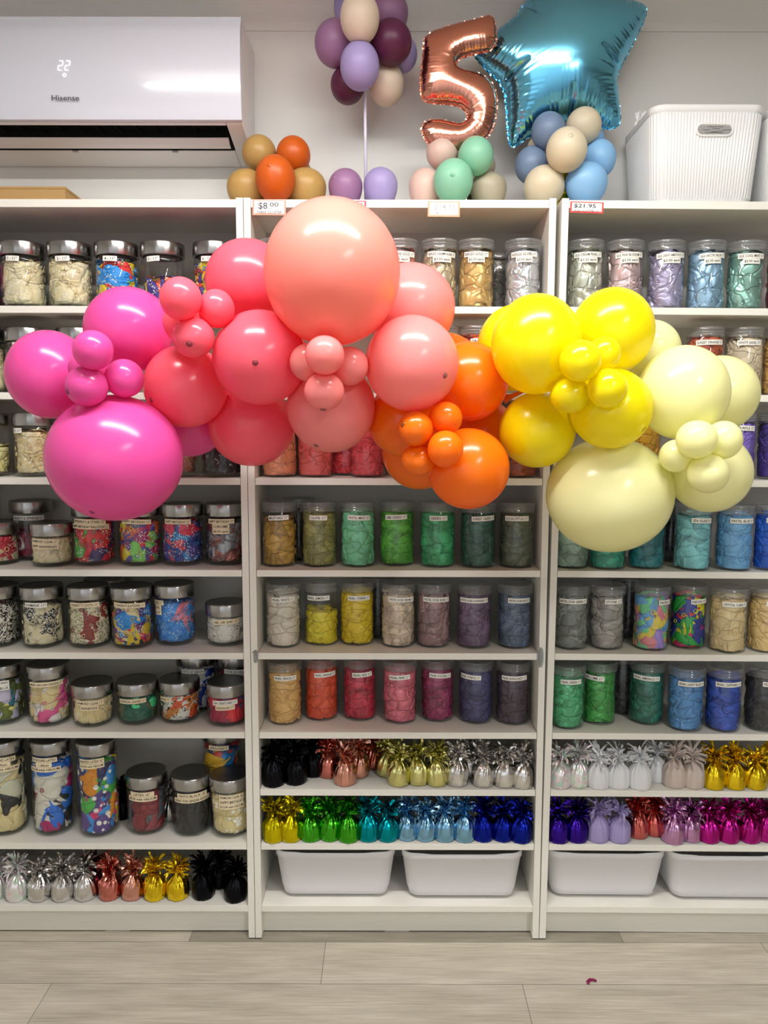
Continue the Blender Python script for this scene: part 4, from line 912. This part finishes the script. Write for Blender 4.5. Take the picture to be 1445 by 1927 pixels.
# ------------------------------------------------------------------ inflated balloons
BCOL = {'mag': (240, 88, 172), 'cor': (255, 106, 128), 'pch': (255, 152, 138), 'pch2': (255, 152, 150), 'org': (255, 126, 18), 'yel': (252, 238, 14), 'lem': (252, 250, 190),
        'tan': (198, 160, 94), 'rust': (216, 100, 24), 'lil': (180, 166, 218), 'crm': (236, 220, 202), 'mau': (168, 124, 166), 'plum': (100, 38, 74), 'pink': (238, 206, 194), 'mint': (152, 216, 186),
        'taup': (192, 182, 158), 'slat': (128, 150, 182), 'crm2': (228, 216, 190), 'sky': (150, 202, 244)}
BM = {k: latex('balloon_' + k, c, .22 if k in 'mag cor pch pch2 org yel lem'.split() else .38) for k, c in BCOL.items()}
GAR = {'M1': (94, 705, 78, 82, -.305, 'mag'), 'M2': (243, 621, 82, 79, -.262, 'mag'), 'M3': (217, 862, 125, 118, -.392, 'mag'), 'M4': (175, 659, 37, 37, -.5, 'mag'), 'M5': (163, 727, 39, 38, -.478, 'mag'), 'M6': (234, 712, 36, 36, -.436, 'mag'), 'M7': (168, 692, 38, 36, -.414, 'mag'), 'M8': (355, 783, 76, 76, -.136, 'mag'),
       'C1': (340, 562, 39, 40, -.493, 'cor'), 'C2': (407, 581, 34, 36, -.444, 'cor'), 'C3': (364, 635, 39, 38, -.463, 'cor'), 'C4': (346, 606, 39, 40, -.401, 'cor'), 'C5': (466, 530, 79, 78, -.22, 'cor'), 'C6': (350, 727, 78, 77, -.318, 'cor'), 'C7': (490, 673, 89, 88, -.401, 'cor'), 'C8': (473, 800, 80, 77, -.221, 'cor'),
       'P1': (625, 514, 128, 135, -.452, 'pch'), 'P2': (771, 580, 85, 83, -.237, 'pch2'), 'P3': (775, 684, 88, 89, -.419, 'pch2'), 'P4': (623, 766, 83, 85, -.34, 'pch2'), 'P5': (611, 668, 37, 37, -.531, 'pch2'), 'P6': (581, 682, 36, 36, -.47, 'pch2'), 'P7': (658, 689, 36, 36, -.451, 'pch2'), 'P8': (610, 737, 38, 36, -.499, 'pch2'),
       'O1': (882, 718, 74, 74, -.286, 'org'), 'O2': (838, 694, 66, 67, -.128, 'org'), 'O3': (760, 790, 68, 70, -.29, 'org'), 'O4': (881, 882, 77, 76, -.356, 'org'), 'O5': (790, 850, 71, 71, -.16, 'org'), 'O6': (782, 807, 33, 33, -.447, 'org'), 'O7': (838, 787, 32, 31, -.43, 'org'), 'O8': (838, 845, 34, 35, -.46, 'org'), 'O9': (787, 866, 33, 30, -.422, 'org'), 'O10': (905, 818, 67, 68, -.102, 'org'),
       'Y1': (1009, 648, 84, 93, -.388, 'yel'), 'Y2': (968, 655, 70, 80, -.186, 'yel'), 'Y3': (1152, 623, 77, 80, -.305, 'yel'), 'Y4': (1149, 769, 76, 75, -.381, 'yel'), 'Y5': (1011, 809, 71, 71, -.305, 'yel'), 'Y6': (1092, 679, 39, 39, -.495, 'yel'), 'Y7': (1137, 666, 31, 33, -.44, 'yel'), 'Y8': (1143, 731, 37, 37, -.487, 'yel'), 'Y9': (1072, 743, 37, 35, -.44, 'yel'),
       'L1': (1224, 660, 55, 57, -.203, 'lem'), 'L2': (1285, 739, 83, 88, -.338, 'lem'), 'L3': (1353, 741, 71, 71, -.214, 'lem'), 'L4': (1146, 931, 117, 108, -.291, 'lem'), 'L5': (1335, 889, 76, 75, -.288, 'lem'), 'L6': (1311, 827, 38, 36, -.468, 'lem'), 'L7': (1361, 828, 34, 36, -.436, 'lem'), 'L8': (1332, 891, 38, 37, -.448, 'lem'), 'L9': (1273, 858, 32, 31, -.408, 'lem')}
TOPB = {'T1': (488, 290, 32, 34, .14, 'tan'), 'T2': (552, 292, 32, 34, .128, 'rust'), 'T3': (518, 334, 37, 40, .039, 'rust'), 'T4': (464, 353, 37, 33, .1, 'tan'), 'T5': (575, 352, 39, 34, .11, 'tan'), 'T6': (563, 326, 24, 24, .203, 'tan'),
        'S1': (652, 14, 24, 38, .18, 'lil'), 'S2': (677, 34, 37, 45, .014, 'crm'), 'S3': (731, 25, 37, 40, .14, 'mau'), 'S4': (631, 82, 39, 42, .1, 'mau'), 'S5': (735, 80, 40, 40, .079, 'plum'), 'S6': (757, 102, 28, 33, .168, 'lil'), 'S7': (677, 124, 37, 43, .041, 'lil'), 'S8': (654, 160, 32, 34, .131, 'plum'), 'S9': (727, 158, 33, 39, .151, 'crm'),
        'S10': (650, 350, 32, 31, .1, 'mau'), 'S11': (716, 348, 32, 31, .1, 'lil'),
        'F1': (832, 288, 30, 31, .12, 'pink'), 'F2': (895, 294, 33, 35, .079, 'mint'), 'F3': (853, 339, 37, 38, .049, 'mint'), 'F4': (800, 351, 31, 33, .111, 'pink'), 'F5': (919, 353, 34, 28, .121, 'taup'), 'F6': (908, 312, 24, 24, .18, 'taup'),
        'R1': (1032, 247, 32, 34, .1, 'slat'), 'R2': (1098, 237, 33, 33, .1, 'crm2'), 'R3': (1066, 282, 38, 40, .015, 'crm2'), 'R4': (1000, 311, 31, 34, .129, 'slat'), 'R5': (1127, 299, 31, 35, .12, 'sky'), 'R6': (1024, 351, 38, 38, .071, 'crm2'), 'R7': (1103, 343, 39, 36, .06, 'sky'), 'R8': (1013, 276, 20, 20, .18, 'crm2'), 'R9': (1117, 262, 20, 20, .18, 'sky')}
BLAB = {'M1': 'large magenta balloon at the far left end of the garland', 'M2': 'large magenta balloon above the small magenta cluster', 'M3': 'biggest magenta balloon, hanging lowest at the left of the garland', 'M4': 'topmost small magenta balloon of its cluster', 'M5': 'small magenta balloon with a dark spot, lowest in its cluster', 'M6': 'small magenta balloon beside the large coral balloon', 'M7': 'small magenta balloon mostly hidden behind its three small neighbours', 'M8': 'large magenta balloon peeking out behind the biggest magenta balloon',
        'C1': 'topmost small coral red balloon of its cluster', 'C2': 'small coral red balloon touching the large coral balloon at the back', 'C3': 'small coral red balloon with a dark spot, lowest in its cluster', 'C4': 'small coral red balloon half hidden behind its cluster', 'C5': 'large coral red balloon behind the upper left of the giant peach one', 'C6': 'large coral balloon below the small coral cluster, beside the magentas', 'C7': 'large coral red balloon in front, below left of the giant peach one', 'C8': 'large coral red balloon at the bottom of the coral section',
        'P1': 'giant peach balloon at the top of the garland', 'P2': 'large peach pink balloon behind the right of the giant peach one', 'P3': 'large peach pink balloon in front, above the orange section', 'P4': 'large peach pink balloon below the small peach cluster', 'P5': 'topmost small peach balloon of its cluster', 'P6': 'small peach balloon beside the large coral one, half hidden', 'P7': 'small peach balloon beside the large front peach one', 'P8': 'lowest small peach balloon of its cluster',
        'O1': 'large orange balloon between peach pink and yellow balloons', 'O2': 'large orange balloon at the back, a sliver over the peach pink one', 'O3': 'large orange balloon left of the small orange cluster', 'O4': 'large orange balloon in front, hanging lowest of the oranges', 'O5': 'large orange balloon at the back under the small orange cluster', 'O6': 'small orange balloon directly under the front peach pink one', 'O7': 'topmost small orange balloon of its cluster', 'O8': 'small orange balloon in front of the lowest large orange one', 'O9': 'lowest small orange balloon of its cluster', 'O10': 'dark orange large balloon at the back between orange and yellow',
        'Y1': 'large bright yellow balloon in front, beside the orange one', 'Y2': 'large yellow balloon mostly hidden behind the front yellow one', 'Y3': 'topmost large bright yellow balloon', 'Y4': 'large yellow balloon above the biggest pale yellow one', 'Y5': 'large deep yellow balloon beside the lowest orange one', 'Y6': 'small yellow balloon in front, topmost of its cluster', 'Y7': 'small yellow balloon against the topmost large yellow one', 'Y8': 'small yellow balloon over the right lower yellow one', 'Y9': 'small deep yellow balloon at lower left of its cluster',
        'L1': 'pale yellow balloon at the back beside the topmost bright yellow one', 'L2': 'large pale yellow balloon in front above the small pale cluster', 'L3': 'large pale yellow balloon at the right end, partly behind another', 'L4': 'biggest pale yellow balloon, hanging lowest on the right', 'L5': 'large pale yellow balloon behind the small pale cluster', 'L6': 'topmost small pale yellow balloon of its cluster', 'L7': 'small pale yellow balloon beside the large one at the right end', 'L8': 'lowest small pale yellow balloon of its cluster', 'L9': 'small pale yellow balloon beside the biggest pale yellow one',
        'T1': 'tan balloon at the top of the table cluster, by the air conditioner', 'T2': 'rust orange balloon at the top of the table cluster', 'T3': 'rust orange balloon in front of the table cluster', 'T4': 'tan balloon at the lower left of the table cluster', 'T5': 'tan balloon at the lower right of the table cluster', 'T6': 'tan balloon almost hidden at the back of the table cluster',
        'S1': 'lilac balloon at the back top of the stick cluster', 'S2': 'cream balloon at the top front of the stick cluster', 'S3': 'mauve balloon at the top right of the stick cluster', 'S4': 'mauve balloon at the left of the stick cluster', 'S5': 'plum balloon at the right of the stick cluster', 'S6': 'lilac balloon peeking out behind the right plum balloon', 'S7': 'lilac balloon in front of the stick cluster', 'S8': 'plum balloon at the lower left of the stick cluster', 'S9': 'cream balloon at the lower right of the stick cluster', 'S10': 'mauve balloon at the foot of the balloon stick', 'S11': 'lilac balloon at the foot of the balloon stick',
        'F1': 'pale pink balloon directly under the foil number five', 'F2': 'mint balloon at the back right under the foil number five', 'F3': 'mint balloon in front under the foil number five', 'F4': 'pale pink balloon standing left of the mint ones', 'F5': 'pearly taupe balloon standing right of the mint ones', 'F6': 'taupe balloon peeking out behind the back mint one',
        'R1': 'slate blue balloon touching the foil star from below', 'R2': 'cream balloon touching the foil star at the upper right', 'R3': 'cream balloon in the middle front of the star cluster', 'R4': 'slate blue balloon at the left of the star cluster', 'R5': 'sky blue balloon at the right of the star cluster, beside the basket', 'R6': 'cream balloon at the bottom left of the star cluster', 'R7': 'sky blue balloon at the bottom right of the star cluster', 'R8': 'cream balloon almost hidden at the back of the star cluster', 'R9': 'sky blue balloon almost hidden at the back of the star cluster'}
TIP = {'M5': (137, 738), 'C3': (365, 651), 'C6': (300, 755), 'C7': (495, 690), 'P3': (833, 711), 'P4': (598, 838), 'M3': (199, 957), 'Y4': (1197, 808), 'O6': (757, 798), 'T3': (512, 323), 'F3': (848, 341), 'R3': (1065, 269), 'P8': (609, 773), 'S10': (630, 342)}
def build_balloons(D, group, floor_z=None):
    info = {}
    for k, (u, v, rx, rz, y, col) in D.items():
        c = at_y(u, v, y); s = ppm(c); info[k] = [c, rx / s, rz / s, (rx + rz) / 2 / s * 1.03]
    for k, (u, v, rx, rz, y, col) in D.items():
        c, ax, az, ay = info[k]; R = (ax + az) / 2
        n1, n2 = (56, 36) if R > .06 else (40, 26)
        zl = az
        if floor_z is not None and c[2] - az < floor_z + .035: zl = c[2] - floor_z - .0008
        P = []
        for i in range(1, n2):
            ph = PI * i / n2
            for j in range(n1):
                th = 2 * PI * j / n1
                z = math.cos(ph); P.append((ax * math.sin(ph) * math.cos(th), ay * math.sin(ph) * math.sin(th), (az if z > 0 else zl) * z))
        P.append((0, 0, az)); P.append((0, 0, -zl))
        P = np.array(P) + c
        for k2, (c2, bx, bz, by) in info.items():          # squeezed flat where it presses on a neighbour
            if k2 == k: continue
            d = c2 - c; L = np.linalg.norm(d); R2 = (bx + bz) / 2
            if L > R + R2 + .02 or L < 1e-5: continue
            nrm = d / L; r1 = 1 / math.sqrt((nrm[0] / ax) ** 2 + (nrm[1] / ay) ** 2 + (nrm[2] / az) ** 2); r2 = 1 / math.sqrt((nrm[0] / bx) ** 2 + (nrm[1] / by) ** 2 + (nrm[2] / bz) ** 2)
            if L >= r1 + r2: continue
            lim = L * r1 / (r1 + r2) - .0004
            e = (P - c) @ nrm - lim; msk = e > 0
            P[msk] -= np.outer(e[msk], nrm)
        nv = n1 * (n2 - 1); Fc = []
        for i in range(n2 - 2):
            for j in range(n1): Fc.append((i * n1 + j, (i + 1) * n1 + j, (i + 1) * n1 + (j + 1) % n1, i * n1 + (j + 1) % n1))
        for j in range(n1): Fc += [(nv, j, (j + 1) % n1), (nv + 1, (n2 - 2) * n1 + (j + 1) % n1, (n2 - 2) * n1 + j)]
        o = link('balloon', mesh('balloon', P - c, Fc, True, [BM[col]]), None, tuple(c))
        tag(o, BLAB[k], 'balloon', group if isinstance(group, str) else group(k))
        if k in TIP:
            tu, tv = TIP[k]; q = at_y(tu, tv, y); dx, dz = (q[0] - c[0]) / ax, (q[2] - c[2]) / az; l2 = dx * dx + dz * dz
            if l2 > .9: dx, dz = dx * math.sqrt(.9 / l2), dz * math.sqrt(.9 / l2); l2 = .9
            t = np.array([dx * ax, -ay * math.sqrt(1 - l2), dz * az]); nn = Vector((t[0] / ax ** 2, t[1] / ay ** 2, t[2] / az ** 2)).normalized()
            mb = MB().lathe([(.0001, .0022), (.0018, .0016), (.0034, .0003), (.0042, -.0008)], 16)
            tp = link('tip', mb.mesh('tip', [latex('tip_' + col, tuple(int(x * (.95 if k not in GAR else .84 if col == 'yel' else .66)) for x in BCOL[col]))]), o, tuple(t * .999))
            tp.rotation_mode = 'QUATERNION'; tp.rotation_quaternion = Vector((0, 0, 1)).rotation_difference(nn)
            tp.scale = (1.7, 1.7, 1.1)
build_balloons(GAR, 'balloons of the hanging garland')
build_balloons(TOPB, lambda k: {'T': 'balloons of the tan and rust table cluster', 'S': 'balloons of the purple stick cluster', 'F': 'balloons under the foil number', 'R': 'balloons under the foil star'}[k[0]], TOPZ)
# orange neck showing between the orange and yellow balloons
A = at_y(948, 752, -.2); B = at_y(985, 736, -.21)
o = link('balloon_neck', MB().tube([tuple(A), tuple(A * .6 + B * .4), tuple(B)], [.012, .006, .004], 10).mesh('balloon_neck', [BM['org']]))
tag(o, 'orange balloon neck stretched between the orange and yellow balloons', 'balloon neck')
# stick, with cup
st = thing('balloon_stick', 'clear plastic stick carrying the purple balloon cluster', 'stick', (0, 0, 0))
p0, p1 = at_y(688, 352, .11), at_y(686, 90, .11)
link('rod', MB().tube([(p0[0], .125, TOPZ + .012), (p1[0], .125, p1[2])], .0042, 12).mesh('rod', [pbr('stick_plastic', (214, 212, 232), .2)]), st)
link('stick_base', MB().lathe([(0, 0), (.03, 0), (.03, .006), (.008, .012), (.006, .016), (0, .016)], 24, 0, (p0[0], .125, TOPZ + .0004)).mesh('stick_base', [pbr('stick_base_plastic', (60, 56, 70), .4)]), st)
place_weight(at_y(1062, 365, .14)[0], .14, TOPZ + .0004, 'lime gold', 'yellow foil weight under the star balloon cluster')
place_weight(at_y(523, 370, .13)[0], .125, TOPZ + .0004, 'black', 'black foil weight under the tan and rust table cluster')
place_weight(at_y(868, 370, .16)[0], .155, TOPZ + .0004, 'silver', 'silver foil weight behind the mint balloons')

# ------------------------------------------------------------------ foil balloons
def chaikin(P, it=1):
    for _ in range(it):
        Q = []
        for i in range(len(P)):
            a, b = np.array(P[i]), np.array(P[(i + 1) % len(P)]); Q += [a * .75 + b * .25, a * .25 + b * .75]
        P = Q
    return P
def foil_balloon(px, y, half, step, name, mat, wrinkle, wl, delta, creases=(), power=.5, smooth_it=1):
    s = ppm(at_y(px[0][0], px[0][1], y))
    poly = np.array([[at_y(u, v, y)[0], at_y(u, v, y)[2]] for u, v in chaikin(px, smooth_it)])
    lo, hi = poly.min(0) - step * 1.5, poly.max(0) + step * 1.5
    nx, nz = int((hi[0] - lo[0]) / step) + 1, int((hi[1] - lo[1]) / step) + 1
    X, Z = np.meshgrid(lo[0] + np.arange(nx) * step, lo[1] + np.arange(nz) * step, indexing='ij')
    ins = np.zeros(X.shape, bool); j = len(poly) - 1
    for i in range(len(poly)):
        xi, zi, xj, zj = *poly[i], *poly[j]
        cnd = ((zi > Z) != (zj > Z)) & (X < (xj - xi) * (Z - zi) / (zj - zi + 1e-12) + xi); ins ^= cnd; j = i
    D = np.full(X.shape, 9.); NXY = np.zeros(X.shape + (2,)); AR = np.zeros(X.shape); acc = 0
    for i in range(len(poly)):
        a, b = poly[i], poly[(i + 1) % len(poly)]; d = b - a; L = np.linalg.norm(d)
        t = np.clip(((X - a[0]) * d[0] + (Z - a[1]) * d[1]) / (L * L + 1e-12), 0, 1)
        qx, qz = a[0] + t * d[0], a[1] + t * d[1]; dist = np.hypot(X - qx, Z - qz); m_ = dist < D
        D[m_] = dist[m_]; NXY[m_, 0] = qx[m_]; NXY[m_, 1] = qz[m_]; AR[m_] = (acc + t * L)[m_]; acc += L
    phi = np.zeros(X.shape)
    for _ in range(2600):
        q = .25 * (np.roll(phi, 1, 0) + np.roll(phi, -1, 0) + np.roll(phi, 1, 1) + np.roll(phi, -1, 1) + 1e-3); phi = np.where(ins, q, 0)
    h = half * (phi / phi.max()) ** power
    fal = np.exp(-D / delta) * np.clip(D / (delta * .25), 0, 1)
    h += wrinkle * fal * (np.abs(np.sin(AR * PI / wl)) * 2 - 1.2 + .6 * np.sin(AR * 2 * PI / (wl * 2.7) + 1.))
    for (a, b, dp, wd) in creases:
        a, b = np.array(a), np.array(b); d = b - a; t = np.clip(((X - a[0]) * d[0] + (Z - a[1]) * d[1]) / (d @ d), 0, 1)
        h -= dp * (1 - t) ** .7 * np.exp(-(np.hypot(X - a[0] - t * d[0], Z - a[1] - t * d[1]) / wd) ** 2)
    h = np.where(ins, np.maximum(h, .0005), 0)
    near = ins.copy()
    cell = ins[:-1, :-1] | ins[1:, :-1] | ins[1:, 1:] | ins[:-1, 1:]
    use = np.zeros(X.shape, bool)
    for a in (0, 1):
        for b in (0, 1): use[a:nx - 1 + a, b:nz - 1 + b] |= cell
    idx = -np.ones(X.shape, int); V = []; bk = {}
    for i in range(nx):
        for k in range(nz):
            if use[i, k]:
                idx[i, k] = len(V)
                V.append((X[i, k], y - h[i, k], Z[i, k]) if ins[i, k] else (NXY[i, k, 0], y, NXY[i, k, 1]))
    bidx = idx.copy()
    for i in range(nx):
        for k in range(nz):
            if use[i, k] and ins[i, k]: bidx[i, k] = len(V); V.append((X[i, k], y + h[i, k], Z[i, k]))
    Fc = []
    for i in range(nx - 1):
        for k in range(nz - 1):
            if cell[i, k]:
                Fc.append((idx[i, k], idx[i + 1, k], idx[i + 1, k + 1], idx[i, k + 1]))
                Fc.append((bidx[i, k], bidx[i, k + 1], bidx[i + 1, k + 1], bidx[i + 1, k]))
    o = link(name, mesh(name, V, [tuple(int(q) for q in f) for f in Fc], True, [mat]))
    # crimped flat seam round the outline
    mb = MB(); n = len(poly); cen = poly.mean(0); Vs = []; Fs = []; q = []
    arc = 0
    for i in range(n):
        a, b = poly[i], poly[(i + 1) % n]; L = np.linalg.norm(b - a); mm = max(1, int(L / .004))
        for k in range(mm): q.append(a + (b - a) * k / mm)
    m_ = len(q)
    for i in range(m_):
        tg = q[(i + 2) % m_] - q[i - 2]; tg /= np.linalg.norm(tg) + 1e-9; nn = np.array([tg[1], -tg[0]])
        area = sum(poly[k][0] * poly[(k + 1) % n][1] - poly[(k + 1) % n][0] * poly[k][1] for k in range(n)) if i == 0 else area
        if area < 0: nn = -nn
        e = .0032 + .0014 * math.sin(i * 1.9); oy = .0016 * math.sin(i * 1.3)
        Vs += [(q[i][0] - nn[0] * .002, y, q[i][1] - nn[1] * .002), (q[i][0] + nn[0] * e, y + oy, q[i][1] + nn[1] * e)]
    Fs = [(2 * i, 2 * ((i + 1) % m_), 2 * ((i + 1) % m_) + 1, 2 * i + 1) for i in range(m_)]
    link('seam', mesh('seam', Vs, Fs, False, [mat]), o)
    return o
FIVE = [(927, 28), (900, 36), (850, 48), (800, 65), (797, 95), (793, 130), (791, 166), (795, 190), (822, 195), (850, 196), (868, 201), (879, 212), (880, 224), (868, 235), (850, 231), (828, 225), (803, 227), (792, 240), (797, 258), (808, 274), (830, 284), (870, 284), (906, 268), (925, 248), (935, 208), (934, 173), (920, 149), (896, 137), (868, 133), (857, 124), (861, 111), (885, 103), (932, 93), (934, 60)]
foil5 = foil_balloon(FIVE, .105, .036, .0028, 'number_balloon', pbr('rose_gold_foil', (222, 152, 130), .15, 1.), .0013, .0085, .016)
tag(foil5, 'rose gold foil balloon shaped as the number 5', 'foil balloon')
STAR = [(1036, -76), (978, 26), (945, 52), (888, 100), (912, 128), (949, 163), (954, 220), (957, 268), (966, 279), (1000, 252), (1063, 229), (1130, 240), (1152, 243), (1168, 232), (1163, 190), (1157, 145), (1186, 90), (1217, 28), (1213, 8), (1170, 2), (1127, -6), (1060, -72)]
def w2(u, v): q = at_y(u, v, .19); return (q[0], q[2])
foilS = foil_balloon(STAR, .172, .10, .0034, 'star_balloon', pbr('blue_foil', (120, 204, 240), .15, 1.), .0030, .011, .030,
                     [(w2(978, 26), w2(1010, 70), .016, .006), (w2(949, 163), w2(985, 140), .016, .006), (w2(1157, 145), w2(1110, 118), .016, .006), (w2(1127, -6), w2(1105, 40), .014, .006), (w2(1063, 229), w2(1063, 185), .014, .006)], .55)
tag(foilS, 'shiny blue foil balloon shaped as a star', 'foil balloon')

# ------------------------------------------------------------------ light
def area(name, loc, size, sy, power, rot=(0, 0, 0), col=(1, 1, 1)):
    l = bpy.data.lights.new(name, 'AREA'); l.shape = 'RECTANGLE'; l.size = size; l.size_y = sy; l.energy = power; l.color = col
    o = bpy.data.objects.new(name, l); COL.objects.link(o); o.location = loc; o.rotation_euler = rot; return o
WARM = (1, .985, .95)
area('ceiling_tube_lamp', (-.05, -1.0, 2.59), 1.5, .07, 30, (0, 0, 0), WARM)
area('ceiling_tube_lamp', (1.35, -3.0, 2.67), 1.5, .07, 34, (0, 0, PI / 2), WARM)
area('ceiling_tube_glow', (-.05, -1.0, 2.60), 1.5, .05, 13, (PI, 0, 0), WARM)
wd = bpy.data.worlds.new('daylight'); S.world = wd; wd.use_nodes = True
wn = wd.node_tree; bg = wn.nodes['Background']
tc = wn.nodes.new('ShaderNodeTexCoord'); sp = wn.nodes.new('ShaderNodeSeparateXYZ')
mr = wn.nodes.new('ShaderNodeMapRange'); mr.inputs[1].default_value = -.25; mr.inputs[2].default_value = .55; mr.inputs[3].default_value = 1.0; mr.inputs[4].default_value = .5
mz = wn.nodes.new('ShaderNodeMapRange'); mz.inputs[1].default_value = -.35; mz.inputs[2].default_value = .0; mz.inputs[3].default_value = .45; mz.inputs[4].default_value = 1.
mm = wn.nodes.new('ShaderNodeMath'); mm.operation = 'MULTIPLY'
wn.links.new(tc.outputs['Generated'], sp.inputs[0]); wn.links.new(sp.outputs['X'], mr.inputs[0]); wn.links.new(sp.outputs['Z'], mz.inputs[0])
wn.links.new(mr.outputs[0], mm.inputs[0]); wn.links.new(mz.outputs[0], mm.inputs[1]); wn.links.new(mm.outputs[0], bg.inputs[1])
bg.inputs[0].default_value = (.95, .97, 1., 1)
S.view_settings.view_transform = 'Standard'; S.view_settings.look = 'None'; S.view_settings.gamma = 1; S.view_settings.exposure = .33; S.view_settings.use_curve_mapping = False
cy = S.cycles
cy.max_bounces = 9; cy.diffuse_bounces = 5; cy.glossy_bounces = 4; cy.transmission_bounces = 6; cy.transparent_max_bounces = 16
cy.caustics_reflective = False; cy.caustics_refractive = False; cy.sample_clamp_indirect = 6
cy.use_denoising = True
